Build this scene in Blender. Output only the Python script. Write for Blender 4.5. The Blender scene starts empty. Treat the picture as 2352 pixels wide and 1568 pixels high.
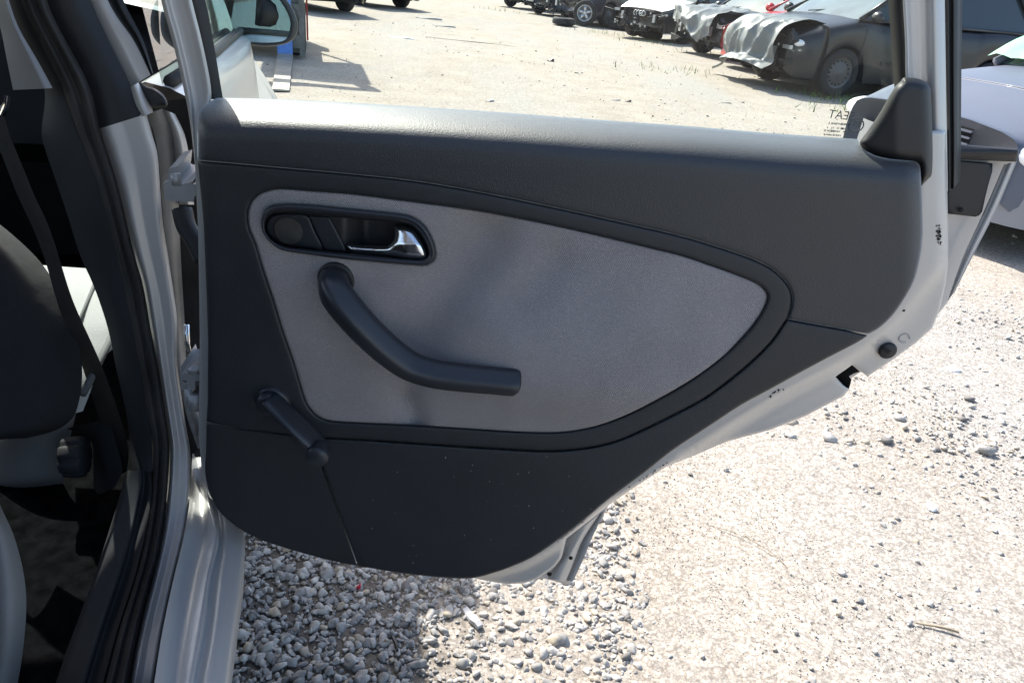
import bpy, bmesh, math, random
import numpy as np
from mathutils import Vector, Matrix
from mathutils.noise import noise as mnoise
from mathutils.geometry import delaunay_2d_cdt
random.seed(7); rng = np.random.default_rng(7)
S = bpy.context.scene; COL = S.collection; R = math.radians

# ------------------------------------------------------------------ camera, world, sun, exposure
FPX, PITCH, ROLL, CAMH = 1650.0, R(27), R(6.5), 1.12
CF = np.array([0, math.cos(PITCH), -math.sin(PITCH)])
_r0 = np.array([1., 0, 0]); _u0 = np.array([0, math.sin(PITCH), math.cos(PITCH)])
CR = math.cos(ROLL)*_r0 + math.sin(ROLL)*_u0
CU = -math.sin(ROLL)*_r0 + math.cos(ROLL)*_u0
CP = np.array([0, 0, CAMH])
cd = bpy.data.cameras.new('camera'); cam = bpy.data.objects.new('camera', cd); COL.objects.link(cam)
cd.sensor_width = 36; cd.lens = 36*FPX/2352; cd.clip_start = .02; cd.clip_end = 2000
M = Matrix.Identity(4)
for i in range(3):
    M[i][0], M[i][1], M[i][2], M[i][3] = CR[i], CU[i], -CF[i], CP[i]
cam.matrix_world = M; S.camera = cam
SUN_AZ, SUN_EL = -37, 45
w = bpy.data.worlds.new('World'); S.world = w; w.use_nodes = True
nt = w.node_tree; bg = nt.nodes['Background']
sky = nt.nodes.new('ShaderNodeTexSky'); sky.sky_type = 'NISHITA'; sky.sun_disc = False
sky.sun_elevation = R(SUN_EL); sky.sun_rotation = R(SUN_AZ % 360); sky.air_density = 1.0; sky.dust_density = 2.0
nt.links.new(sky.outputs[0], bg.inputs[0]); bg.inputs[1].default_value = .15
sl = bpy.data.lights.new('sun', 'SUN'); sl.energy = 4.2; sl.angle = R(.53); sl.color = (1, .965, .90)
so = bpy.data.objects.new('sun', sl); COL.objects.link(so)
sd = Vector((math.sin(R(SUN_AZ))*math.cos(R(SUN_EL)), math.cos(R(SUN_AZ))*math.cos(R(SUN_EL)), math.sin(R(SUN_EL))))
so.rotation_euler = sd.to_track_quat('Z', 'Y').to_euler()
S.view_settings.view_transform = 'Standard'; S.view_settings.look = 'None'
S.view_settings.exposure = 1.15; S.view_settings.gamma = 1

# ------------------------------------------------------------------ geometry helpers
def ray(x, y): return CF + CR*(x-1176)/FPX - CU*(y-784)/FPX
def PY(x, y, Y): d = ray(x, y); return CP + d*(Y/d[1])
def PZ(x, y, z): d = ray(x, y); return CP + d*((z-CAMH)/d[2])
DOORY = .82
def PW(x, y, wv): return PY(x, y, DOORY - wv)
OC = np.array([-.40, .84, 0.]); AX = np.array([-.2756, .9613, 0]); OU = np.array([.9613, .2756, 0])
def W(s, t, z): return OC + AX*s + OU*t + np.array([0, 0, z])
ORG = {}
def mk(name, V, F, mat, parent=None, smooth=True, flip=None):
    V = np.asarray(V, float)
    if parent is not None and parent.name in ORG: V = V - ORG[parent.name]
    me = bpy.data.meshes.new(name); me.from_pydata(V.tolist(), [], [list(map(int, f)) for f in F]); me.update()
    if smooth: me.polygons.foreach_set('use_smooth', [True]*len(me.polygons))
    mats = mat if isinstance(mat, (list, tuple)) else [mat]
    for m in mats: me.materials.append(m)
    o = bpy.data.objects.new(name, me); COL.objects.link(o)
    if parent is not None:
        o.parent = parent
        if parent.name in ORG: ORG[o.name] = ORG[parent.name]
    return o
def thing(name, label, cat, loc=(0, 0, 0), rotz=0, group=None, world_children=False):
    o = bpy.data.objects.new(name, None); COL.objects.link(o); o.empty_display_size = .1
    o.location = loc; o.rotation_euler = (0, 0, rotz); o['label'] = label; o['category'] = cat
    if group: o['group'] = group
    if world_children: ORG[o.name] = np.array(loc, float)
    return o
def tag(o, label, cat, group=None):
    o['label'] = label; o['category'] = cat
    if group: o['group'] = group
    return o
class MB:
    """collects simple shapes into one mesh"""
    def __init__(s): s.V = []; s.F = []
    def add(s, V, F):
        b = len(s.V); s.V += [tuple(map(float, v)) for v in V]; s.F += [[b+i for i in f] for f in F]; return s
    def box(s, c, d, rot=None):
        c = np.array(c, float); d = np.array(d, float)/2; V = []
        for x in (-1, 1):
            for y in (-1, 1):
                for z in (-1, 1):
                    v = np.array([x, y, z])*d
                    if rot is not None: v = rot @ v
                    V.append(c+v)
        return s.add(V, [(0, 1, 3, 2), (4, 6, 7, 5), (0, 4, 5, 1), (2, 3, 7, 6), (0, 2, 6, 4), (1, 5, 7, 3)])
    def tube(s, P, r, n=8, cap=True, sq=1.):
        P = np.array(P, float); m = len(P); r = np.broadcast_to(np.array(r, float), (m,)) if np.ndim(r) < 2 else np.array(r)
        V = []; up = None
        for i in range(m):
            t = P[min(i+1, m-1)] - P[max(i-1, 0)]; t = t/(np.linalg.norm(t)+1e-12)
            if up is None:
                up = np.array([0, 0, 1.]) if abs(t[2]) < .9 else np.array([1., 0, 0])
            a = np.cross(up, t); a /= np.linalg.norm(a)+1e-12; b = np.cross(t, a); up = b
            rr = r[i] if np.ndim(r) < 2 else r[i]
            ra, rb = (rr, rr) if np.ndim(rr) == 0 else rr
            for k in range(n):
                q = 2*math.pi*k/n; cq, sq_ = math.cos(q), math.sin(q); V.append(P[i] + a*math.copysign(abs(cq)**sq, cq)*ra + b*math.copysign(abs(sq_)**sq, sq_)*rb)
        F = [(i*n+k, i*n+(k+1) % n, (i+1)*n+(k+1) % n, (i+1)*n+k) for i in range(m-1) for k in range(n)]
        if cap: F += [list(range(n))[::-1], list(range((m-1)*n, m*n))]
        return s.add(V, F)
    def lathe(s, c, axis, prof, n=24):
        """prof: list of (along, radius)"""
        axis = np.array(axis, float); axis /= np.linalg.norm(axis)
        h = np.array([0, 0, 1.]) if abs(axis[2]) < .9 else np.array([1., 0, 0])
        a = np.cross(h, axis); a /= np.linalg.norm(a); b = np.cross(axis, a); c = np.array(c, float); V = []
        for (q, r) in prof:
            for k in range(n):
                t = 2*math.pi*k/n; V.append(c + axis*q + (a*math.cos(t)+b*math.sin(t))*r)
        m = len(prof)
        F = [(i*n+k, i*n+(k+1) % n, (i+1)*n+(k+1) % n, (i+1)*n+k) for i in range(m-1) for k in range(n)]
        if prof[0][1] > 1e-6: F.append(list(range(n))[::-1])
        if prof[-1][1] > 1e-6: F.append(list(range((m-1)*n, m*n)))
        return s.add(V, F)
    def ell(s, c, r, n=12, m=8):
        V = []; 
        for i in range(m+1):
            p = math.pi*i/m
            for k in range(n):
                t = 2*math.pi*k/n
                V.append((c[0]+r[0]*math.sin(p)*math.cos(t), c[1]+r[1]*math.sin(p)*math.sin(t), c[2]+r[2]*math.cos(p)))
        F = [(i*n+k, (i+1)*n+k, (i+1)*n+(k+1) % n, i*n+(k+1) % n) for i in range(m) for k in range(n)]
        return s.add(V, F)
    def grid(s, rows, closed=False):
        rows = [list(r) for r in rows]; n = len(rows[0]); m = len(rows)
        V = [p for r in rows for p in r]
        F = [(i*n+k, i*n+(k+1) % n, (i+1)*n+(k+1) % n, (i+1)*n+k) for i in range(m-1) for k in range(n if closed else n-1)]
        return s.add(V, F)
    def build(s, name, mat, parent=None, smooth=False): return mk(name, s.V, s.F, mat, parent, smooth)
def cr(P, sub=6):
    """Catmull-Rom through points (any dimension)"""
    P = np.asarray(P, float)
    if len(P) < 3: return np.array([P[0] + (P[-1]-P[0])*t for t in np.linspace(0, 1, sub+1)])
    Q = np.vstack([2*P[0]-P[1], P, 2*P[-1]-P[-2]]); out = []
    for i in range(1, len(Q)-2):
        p0, p1, p2, p3 = Q[i-1], Q[i], Q[i+1], Q[i+2]
        for t in np.linspace(0, 1, sub, endpoint=False):
            out.append(.5*((2*p1) + (-p0+p2)*t + (2*p0-5*p1+4*p2-p3)*t*t + (-p0+3*p1-3*p2+p3)*t**3))
    out.append(P[-1]); return np.array(out)
def crc(P, sub=6):
    P = np.asarray(P, float); n = len(P); out = []
    for i in range(n):
        p0, p1, p2, p3 = P[i-1], P[i], P[(i+1) % n], P[(i+2) % n]
        for t in np.linspace(0, 1, sub, endpoint=False):
            out.append(.5*((2*p1) + (-p0+p2)*t + (2*p0-5*p1+4*p2-p3)*t*t + (-p0+3*p1-3*p2+p3)*t**3))
    return np.array(out)
def resample(P, n, closed=True):
    P = np.asarray(P, float)
    if closed: P = np.vstack([P, P[:1]])
    d = np.r_[0, np.cumsum(np.linalg.norm(np.diff(P, axis=0), axis=1))]
    t = np.linspace(0, d[-1], n+1)[:-1] if closed else np.linspace(0, d[-1], n)
    return np.stack([np.interp(t, d, P[:, k]) for k in range(P.shape[1])], 1)
def dens(P, step): 
    P = np.asarray(P, float); out = []
    for a, b in zip(P, np.roll(P, -1, 0)):
        n = max(1, int(np.linalg.norm(b-a)/step))
        for t in range(n): out.append(a+(b-a)*t/n)
    return np.array(out)
def segdist(p, A, B):
    """distance of points p (N,2) to segments A-B (M,2)"""
    d = np.full(len(p), 1e9)
    for i in range(0, len(A)):
        a, b = A[i], B[i]; ab = b-a; L = ab@ab+1e-12
        t = np.clip(((p-a)@ab)/L, 0, 1); q = a+t[:, None]*ab
        d = np.minimum(d, np.hypot(p[:, 0]-q[:, 0], p[:, 1]-q[:, 1]))
    return d
def inside(p, P):
    r = np.zeros(len(p), bool)
    for a, b in zip(P, np.roll(P, -1, 0)):
        c = (a[1] > p[:, 1]) != (b[1] > p[:, 1])
        with np.errstate(divide='ignore', invalid='ignore'):
            xx = (b[0]-a[0])*(p[:, 1]-a[1])/(b[1]-a[1])+a[0]
        r ^= c & (p[:, 0] < xx)
    return r
def panel(name, out, wf, mat, parent, er=7, ra=.004, step=14, depth=.012, ostep=None, back=False, rings=(.1, .32, .62, 1.)):
    """moulded sheet standing on the door: outline in view coordinates, wf gives its height above the door plane,
    edge rounded over er with depth ra, skirt of given depth"""
    out = dens(out, ostep or max(5, step*.6))
    area = np.sum(out[:, 0]*np.roll(out[:, 1], -1)-np.roll(out[:, 0], -1)*out[:, 1])
    if area < 0: out = out[::-1]
    A, B = out, np.roll(out, -1, 0)
    x0, y0 = out.min(0); x1, y1 = out.max(0)
    gx, gy = np.meshgrid(np.arange(x0, x1, step), np.arange(y0, y1, step*.87)); gx = gx.copy(); gx[1::2] += step/2
    pts = np.stack([gx.ravel(), gy.ravel()], 1); pts = pts[inside(pts, out)]
    if len(pts): pts = pts[segdist(pts, A, B) > er*1.0+step*.45]
    t = np.roll(out, -1, 0)-np.roll(out, 1, 0); nrm = np.stack([-t[:, 1], t[:, 0]], 1); nrm /= np.linalg.norm(nrm, axis=1)[:, None]+1e-9
    extra = []
    for f in rings:
        q = out+nrm*er*f; q = q[inside(q, out)]
        if len(q): q = q[segdist(q, A, B) > er*f*.93]
        extra.append(q)
    allp = np.vstack([out]+extra+[pts]); n = len(out)
    v, e, f, *_ = delaunay_2d_cdt([Vector(p) for p in allp], [(i, (i+1) % n) for i in range(n)], [], 1, 1e-5)
    P2 = np.array([tuple(p) for p in v]); d = segdist(P2, A, B)
    wv = wf(P2[:, 0], P2[:, 1])
    k = np.clip(d/er, 0, 1); wv = wv - ra*(1-np.sqrt(np.clip(1-(1-k)**2, 0, 1)))
    V = np.array([PW(p[0], p[1], q) for p, q in zip(P2, wv)])
    F = [list(q) for q in f]
    # orient towards viewer
    if F:
        a, b, c = V[F[0][0]], V[F[0][1]], V[F[0][2]]
        nn = np.cross(b-a, c-a)
        if nn @ (CP-a) < 0: F = [q[::-1] for q in F]
    cnt = {}
    for q in F:
        for i in range(3):
            cnt[(q[i], q[(i+1) % 3])] = 1
    be = [(a, b) for (a, b) in cnt if (b, a) not in cnt]
    Vb = {}; V = list(V)
    for a, b in be:
        for i in (a, b):
            if i not in Vb: Vb[i] = len(V); V.append(PW(P2[i][0], P2[i][1], wv[i]-depth) if not back else V[i]+np.array([0, depth, 0]))
        F.append([b, a, Vb[a], Vb[b]])
    return mk(name, V, F, mat, parent)
def const(c): return lambda x, y: np.full(np.shape(x), float(c))
def strip(name, rows, mat, parent, n=8, bulge=0., sub=6, prof=None, smooth=True):
    """rows of (xl,yl,Yl,xr,yr,Yr): a band running down the picture with its own depth on both edges; bulge rounds it"""
    rw = cr(rows, sub); k_ = np.array([1, 2, 3, 4, 3, 2, 1.])/16; pd_ = np.vstack([2*rw[0]-rw[3:0:-1], rw, 2*rw[-1]-rw[-2:-5:-1]])
    if len(rw) > 20: rw = np.stack([np.convolve(pd_[:, c], k_, 'valid') for c in range(6)], 1)
    if prof is not None:
        fx = np.linspace(0, 1, 101); fy = np.interp(fx, [p[0] for p in prof], [p[1] for p in prof]); hk = np.hanning(13); hk /= hk.sum(); fy = np.convolve(np.pad(fy, 6, 'edge'), hk, 'valid'); n = max(n, 21)
    G = []
    for r in rw:
        line = []
        for f in np.linspace(0, 1, n):
            x, y, Y = [r[k]+(r[k+3]-r[k])*f for k in range(3)]
            b = bulge*math.sin(math.pi*f) if prof is None else np.interp(f, fx, fy)
            line.append(PY(x, y, Y-b))
        G.append(line)
    m = MB().grid(G); return mk(name, m.V, m.F, mat, parent, smooth)

# ------------------------------------------------------------------ materials
def mat(name, col, rough=.6, metal=0., bump=0., bscale=200., var=0., vscale=6., spec=.5, coat=0., stretch=None, detail=4):
    m = bpy.data.materials.new(name); m.use_nodes = True; n = m.node_tree.nodes; l = m.node_tree.links
    b = n['Principled BSDF']; b.inputs['Roughness'].default_value = rough; b.inputs['Metallic'].default_value = metal
    b.inputs['Specular IOR Level'].default_value = spec; b.inputs['Base Color'].default_value = (*col, 1)
    if coat: b.inputs['Coat Weight'].default_value = coat; b.inputs['Coat Roughness'].default_value = .08
    tc = n.new('ShaderNodeTexCoord'); src = tc.outputs['Object']
    if stretch:
        mp = n.new('ShaderNodeMapping'); mp.inputs['Scale'].default_value = stretch; l.new(src, mp.inputs[0]); src = mp.outputs[0]
    if var:
        t = n.new('ShaderNodeTexNoise'); t.inputs['Scale'].default_value = vscale; t.inputs['Detail'].default_value = detail; l.new(src, t.inputs['Vector'])
        cr_ = n.new('ShaderNodeValToRGB'); cr_.color_ramp.elements[0].position = .3; cr_.color_ramp.elements[1].position = .7
        cr_.color_ramp.elements[0].color = (*[c*(1-var) for c in col], 1); cr_.color_ramp.elements[1].color = (*[min(1, c*(1+var)) for c in col], 1)
        l.new(t.outputs['Fac'], cr_.inputs[0]); l.new(cr_.outputs[0], b.inputs['Base Color'])
        r_ = n.new('ShaderNodeMapRange'); r_.inputs['To Min'].default_value = max(.02, rough-.1); r_.inputs['To Max'].default_value = min(1, rough+.1)
        l.new(t.outputs['Fac'], r_.inputs[0]); l.new(r_.outputs[0], b.inputs['Roughness'])
    if bump:
        t2 = n.new('ShaderNodeTexNoise'); t2.inputs['Scale'].default_value = bscale; t2.inputs['Detail'].default_value = 3; l.new(src, t2.inputs['Vector'])
        bp = n.new('ShaderNodeBump'); bp.inputs['Strength'].default_value = bump; bp.inputs['Distance'].default_value = .002
        l.new(t2.outputs['Fac'], bp.inputs['Height']); l.new(bp.outputs[0], b.inputs['Normal'])
    return m
def sheen(m, w_, r_, tint=(1, 1, 1)):
    b = m.node_tree.nodes['Principled BSDF']; b.inputs['Sheen Weight'].default_value = w_; b.inputs['Sheen Roughness'].default_value = r_; b.inputs['Sheen Tint'].default_value = (*tint, 1); return m
def glass(name, tint=(.9, .95, .93), refl=.06, dirt=.03, drips=False, fres=True):
    m = bpy.data.materials.new(name); m.use_nodes = True; n = m.node_tree.nodes; l = m.node_tree.links
    for q in list(n):
        if q.type == 'BSDF_PRINCIPLED': n.remove(q)
    out = n['Material Output']; tr = n.new('ShaderNodeBsdfTransparent'); tr.inputs[0].default_value = (*tint, 1)
    gl = n.new('ShaderNodeBsdfGlossy'); gl.inputs['Roughness'].default_value = .015
    fr = n.new('ShaderNodeFresnel'); fr.inputs[0].default_value = 1.45
    mx = n.new('ShaderNodeMixShader')
    if fres:
        mul = n.new('ShaderNodeMath'); mul.operation = 'MULTIPLY'; mul.inputs[1].default_value = refl; mul.use_clamp = True
        l.new(fr.outputs[0], mul.inputs[0]); l.new(mul.outputs[0], mx.inputs[0])
    else: mx.inputs[0].default_value = refl
    l.new(tr.outputs[0], mx.inputs[1]); l.new(gl.outputs[0], mx.inputs[2])
    df = n.new('ShaderNodeBsdfDiffuse'); df.inputs[0].default_value = (.6, .6, .55, 1)
    m2 = n.new('ShaderNodeMixShader'); l.new(mx.outputs[0], m2.inputs[1]); l.new(df.outputs[0], m2.inputs[2])
    tc = n.new('ShaderNodeTexCoord'); mp = n.new('ShaderNodeMapping'); mp.inputs['Scale'].default_value = (24, 24, 1.6) if drips else (5, 5, 5)
    ns = n.new('ShaderNodeTexNoise'); ns.inputs['Scale'].default_value = 1.; ns.inputs['Detail'].default_value = 3
    l.new(tc.outputs['Object'], mp.inputs[0]); l.new(mp.outputs[0], ns.inputs['Vector'])
    rg = n.new('ShaderNodeMapRange'); rg.inputs['From Min'].default_value = .5; rg.inputs['From Max'].default_value = .8
    rg.inputs['To Min'].default_value = dirt*.35; rg.inputs['To Max'].default_value = dirt*2.2
    l.new(ns.outputs['Fac'], rg.inputs[0]); l.new(rg.outputs[0], m2.inputs[0]); l.new(m2.outputs[0], out.inputs[0])
    return m
trimM = mat('charcoal trim plastic', (.0185, .021, .024), .52, bump=.25, bscale=900, var=.12, vscale=9)
padM = mat('charcoal soft pad', (.0165, .0185, .022), .48, bump=.3, bscale=700, var=.14, vscale=7)
sheen(padM, .8, .33, (.9, .95, 1)); padM.node_tree.nodes['Principled BSDF'].inputs['Specular IOR Level'].default_value = .7
grilleM = mat('speaker cloth', (.016, .018, .020), .7, bump=.6, bscale=1500, var=.15, vscale=5)
handM = mat('handle plastic', (.024, .026, .031), .38, bump=.05, bscale=900)
blackM = mat('black plastic', (.012, .012, .013), .5, bump=.1, bscale=500)
pitchM = mat('black recess', (.004, .004, .004), .8)
rubM = mat('black rubber', (.016, .016, .016), .55, bump=.1, bscale=60, var=.3, vscale=20)
sealM = mat('dusty rubber seal', (.042, .039, .037), .72, spec=.25, var=.35, vscale=14, bump=.15, bscale=120)
chrM = mat('chrome', (.86, .87, .88), .06, 1.)
satM = mat('satin chrome', (.80, .80, .81), .2, 1.)
silvM = mat('silver paint', (.53, .512, .492), .38, .2, coat=.2, var=.03, vscale=3)
jambM = mat('silver jamb paint', (.50, .482, .455), .36, .25, coat=.2, var=.05, vscale=7)
brkM = mat('painted hinge steel', (.42, .42, .42), .45, .4, var=.1, vscale=30)
gapM = mat('shaded silver paint', (.05, .05, .05), .5, .2, var=.4, vscale=9)  # silver darkened, the shade deep in the door gap is put into the colour
carpM = mat('black carpet', (.005, .005, .0055), .95, spec=0., bump=.5, bscale=300, var=.5, vscale=40)
intM = mat('dark interior plastic', (.026, .027, .029), .7, spec=.3, bump=.1, bscale=500, var=.2, vscale=10)
igrM = mat('grey interior plastic', (.22, .22, .225), .55, bump=.1, bscale=600)
coverM = mat('black seat cover cloth', (.013, .0135, .015), .85, bump=1., bscale=22, var=.2, vscale=8)
lthM = mat('grey seat vinyl', (.20, .195, .185), .6, bump=.2, bscale=350, var=.08, vscale=8)
cushM = mat('pale grey seat cloth', (.42, .43, .42), .85, bump=.5, bscale=450)
beltM = mat('seat belt webbing', (.022, .019, .017), .7, bump=.3, bscale=800, var=.3, vscale=30)
mirM = mat('mirror glass', (.62, .76, .78), .03, 1.)
glassM = glass('door glass', (.92, .96, .895), .75, .026, True)
fglassM = glass('front door glass', (.75, .88, .85), 1.6, .02)
printM = mat('glass print', (.12, .13, .13), .7)

def fabric():
    m = bpy.data.materials.new('grey woven cloth'); m.use_nodes = True; n = m.node_tree.nodes; l = m.node_tree.links
    b = n['Principled BSDF']; b.inputs['Roughness'].default_value = .85; b.inputs['Specular IOR Level'].default_value = .25
    b.inputs['Sheen Weight'].default_value = .15
    tc = n.new('ShaderNodeTexCoord'); mp = n.new('ShaderNodeMapping'); mp.inputs['Rotation'].default_value = (0, R(35), 0); l.new(tc.outputs['Object'], mp.inputs[0])
    v = n.new('ShaderNodeTexVoronoi'); v.inputs['Scale'].default_value = 620; l.new(mp.outputs[0], v.inputs['Vector'])
    w1 = n.new('ShaderNodeTexWave'); w1.inputs['Scale'].default_value = 150; w1.inputs['Distortion'].default_value = 1.5; l.new(mp.outputs[0], w1.inputs['Vector'])
    ns = n.new('ShaderNodeTexNoise'); ns.inputs['Scale'].default_value = 7; l.new(tc.outputs['Object'], ns.inputs['Vector'])
    a = n.new('ShaderNodeMix'); a.data_type = 'RGBA'; a.inputs['A'].default_value = (.232, .211, .207, 1); a.inputs['B'].default_value = (.34, .312, .306, 1)
    l.new(v.outputs['Distance'], a.inputs['Factor'])
    a2 = n.new('ShaderNodeMix'); a2.data_type = 'RGBA'; a2.blend_type = 'MULTIPLY'; a2.inputs['Factor'].default_value = 1
    r2 = n.new('ShaderNodeMapRange'); r2.inputs['From Min'].default_value = .3; r2.inputs['From Max'].default_value = .7; r2.inputs['To Min'].default_value = .88; r2.inputs['To Max'].default_value = 1.08
    l.new(ns.outputs['Fac'], r2.inputs[0]); l.new(a.outputs['Result'], a2.inputs['A']); l.new(r2.outputs[0], a2.inputs['B']); l.new(a2.outputs['Result'], b.inputs['Base Color'])
    ad = n.new('ShaderNodeMath'); ad.operation = 'ADD'; l.new(v.outputs['Distance'], ad.inputs[0]); l.new(w1.outputs['Fac'], ad.inputs[1])
    bp = n.new('ShaderNodeBump'); bp.inputs['Strength'].default_value = .5; bp.inputs['Distance'].default_value = .0012; l.new(ad.outputs[0], bp.inputs['Height']); l.new(bp.outputs[0], b.inputs['Normal'])
    return m
fabM = fabric()

# ------------------------------------------------------------------ ground
def ground_mat():
    m = bpy.data.materials.new('gravel dirt'); m.use_nodes = True; n = m.node_tree.nodes; l = m.node_tree.links
    b = n['Principled BSDF']; b.inputs['Roughness'].default_value = .95; b.inputs['Specular IOR Level'].default_value = .15
    tc = n.new('ShaderNodeTexCoord'); src = tc.outputs['Object']
    def noise(sc, det=6, rough=.6, vec=None):
        t = n.new('ShaderNodeTexNoise'); t.inputs['Scale'].default_value = sc; t.inputs['Detail'].default_value = det; t.inputs['Roughness'].default_value = rough
        l.new(vec or src, t.inputs['Vector']); return t.outputs['Fac']
    def ramp(s, p0, c0, p1, c1):
        r = n.new('ShaderNodeValToRGB'); e = r.color_ramp.elements; e[0].position = p0; e[1].position = p1; e[0].color = (*c0, 1); e[1].color = (*c1, 1); l.new(s, r.inputs[0]); return r.outputs[0]
    def mix(f, a, c, bt='MIX'):
        x = n.new('ShaderNodeMix'); x.data_type = 'RGBA'; x.blend_type = bt
        if isinstance(f, float): x.inputs['Factor'].default_value = f
        else: l.new(f, x.inputs['Factor'])
        l.new(a, x.inputs['A']); l.new(c, x.inputs['B']); return x.outputs['Result']
    mp = n.new('ShaderNodeMapping'); mp.inputs['Rotation'].default_value = (0, 0, R(-14)); mp.inputs['Scale'].default_value = (1.6, .35, 1); l.new(src, mp.inputs[0])
    tan = ramp(noise(2.2), .35, (.445, .402, .350), .65, (.535, .495, .442))
    gry = ramp(noise(90, 8, .8), .35, (.385, .368, .342), .65, (.56, .542, .512))
    tr = ramp(noise(.55, 7, .62, mp.outputs[0]), .43, (0, 0, 0), .6, (1, 1, 1))
    c = mix(tr, tan, gry)
    def cells(sc, lo, hi, p0, p1):
        v = n.new('ShaderNodeTexVoronoi'); v.inputs['Scale'].default_value = sc; l.new(src, v.inputs['Vector'])
        sx = n.new('ShaderNodeSeparateColor'); l.new(v.outputs['Color'], sx.inputs[0]); cv = ramp(sx.outputs[0], p0, (lo, lo, lo), p1, (hi, hi*.99, hi*.975))
        ed = ramp(v.outputs['Distance'], .35, (1, 1, 1), .75, (.80, .785, .77)); return mix(1., cv, ed, 'MULTIPLY')
    c = mix(1., c, cells(75, .86, 1.14, .2, .95), 'MULTIPLY'); c = mix(1., c, cells(190, .80, 1.16, .2, .95), 'MULTIPLY')
    sp = ramp(noise(260, 4, .9), .38, (.66, .64, .62), .58, (1.04, 1.04, 1.04)); c = mix(1., c, sp, 'MULTIPLY')
    vo = n.new('ShaderNodeTexVoronoi'); vo.inputs['Scale'].default_value = 110; l.new(src, vo.inputs['Vector'])
    bp = n.new('ShaderNodeBump'); bp.inputs['Strength'].default_value = .45; bp.inputs['Distance'].default_value = .004
    ad = n.new('ShaderNodeMath'); ad.operation = 'ADD'; l.new(noise(170, 6, .75), ad.inputs[0]); l.new(vo.outputs['Distance'], ad.inputs[1])
    l.new(ad.outputs[0], bp.inputs['Height']); l.new(bp.outputs[0], b.inputs['Normal']); 
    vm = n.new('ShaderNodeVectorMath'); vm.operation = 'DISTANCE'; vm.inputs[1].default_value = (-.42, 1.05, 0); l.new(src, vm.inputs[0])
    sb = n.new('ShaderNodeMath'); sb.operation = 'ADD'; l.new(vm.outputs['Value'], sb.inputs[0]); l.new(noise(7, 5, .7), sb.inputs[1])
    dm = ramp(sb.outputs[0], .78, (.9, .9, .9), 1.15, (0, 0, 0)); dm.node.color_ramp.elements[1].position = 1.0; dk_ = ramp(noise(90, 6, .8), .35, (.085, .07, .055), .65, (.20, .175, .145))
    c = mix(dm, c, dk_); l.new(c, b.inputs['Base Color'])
    return m
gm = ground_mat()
def hgt(x, y): return .012*np.sin(x*2.3+1.1)*np.sin(y*1.7+.4)+.008*np.sin(x*5.1+y*3.7)+.02*np.sin(x*.6-y*.43)
xs = np.r_[-400, -120, -40, np.linspace(-14, 14, 113), 40, 120, 400]; ys = np.r_[-400, -100, -20, -4, np.linspace(-1.5, 28, 119), 60, 150, 400, 900]
GX, GY = np.meshgrid(xs, ys); fade = np.clip((16-np.abs(GX))/6, 0, 1)*np.clip((30-GY)/10, 0, 1)*np.clip((GY+3)/2, 0, 1)
GZ = hgt(GX, GY)*fade
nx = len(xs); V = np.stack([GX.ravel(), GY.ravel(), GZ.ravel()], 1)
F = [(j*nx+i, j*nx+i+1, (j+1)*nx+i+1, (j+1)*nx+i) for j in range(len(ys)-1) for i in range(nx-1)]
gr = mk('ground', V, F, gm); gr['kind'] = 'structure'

stoneMs = [mat('pale gravel', (.43, .405, .37), .85, bump=.3, bscale=150, var=.25, vscale=60), mat('grey gravel', (.28, .27, .255), .85, bump=.3, bscale=150, var=.3, vscale=60),
           mat('tan gravel', (.42, .36, .28), .85, bump=.3, bscale=150, var=.25, vscale=60), mat('dark gravel', (.16, .15, .14), .85, bump=.3, bscale=150)]
def stones(name, P, rad, subdiv, cols):
    vs = []
    for k in range(8):
        bm = bmesh.new(); bmesh.ops.create_icosphere(bm, subdivisions=subdiv, radius=1)
        V = np.array([v.co[:] for v in bm.verts]); F = np.array([[v.index for v in f.verts] for f in bm.faces]); bm.free()
        for _ in range(11):                                    # chop with random planes for an angular pebble
            d = rng.normal(size=3); d /= np.linalg.norm(d); h = rng.uniform(.36, .66); q = V@d; V = V-np.outer(np.maximum(q-h, 0), d)
        V = V*1.35*np.array([rng.uniform(.85, 1.25), rng.uniform(.7, 1.), rng.uniform(.5, .8)])
        vs.append((V, F))
    AV, AF, AM = [], [], []; b = 0
    for i, p in enumerate(P):
        V, F = vs[rng.integers(8)]; a = rng.uniform(0, 6.28); c, s_ = math.cos(a), math.sin(a); tl = rng.normal(0, .3)
        Rm = np.array([[c, -s_, 0], [s_, c, 0], [0, 0, 1]]) @ np.array([[1, 0, 0], [0, math.cos(tl), -math.sin(tl)], [0, math.sin(tl), math.cos(tl)]])
        AV.append((V*rad[i]) @ Rm.T + p); AF.append(F+b); AM.append(np.full(len(F), rng.choice(4, p=cols))); b += len(V)
    AV = np.vstack(AV); AF = np.vstack(AF); AM = np.concatenate(AM)
    me = bpy.data.meshes.new(name); me.vertices.add(len(AV)); me.vertices.foreach_set('co', AV.ravel())
    me.loops.add(AF.size); me.loops.foreach_set('vertex_index', AF.ravel().astype(np.int32)); me.polygons.add(len(AF))
    me.polygons.foreach_set('loop_start', np.arange(0, AF.size, 3, dtype=np.int32)); me.polygons.foreach_set('material_index', AM.astype(np.int32))
    me.update(calc_edges=True); me.validate()
    for m in stoneMs: me.materials.append(m)
    o = bpy.data.objects.new(name, me); COL.objects.link(o); o['kind'] = 'stuff'; return o
def gpos(x, y, r):
    f = np.clip((16-np.abs(x))/6, 0, 1)*np.clip((30-y)/10, 0, 1)*np.clip((y+3)/2, 0, 1)
    return np.stack([x, y, hgt(x, y)*f+r*.22], 1)
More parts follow.
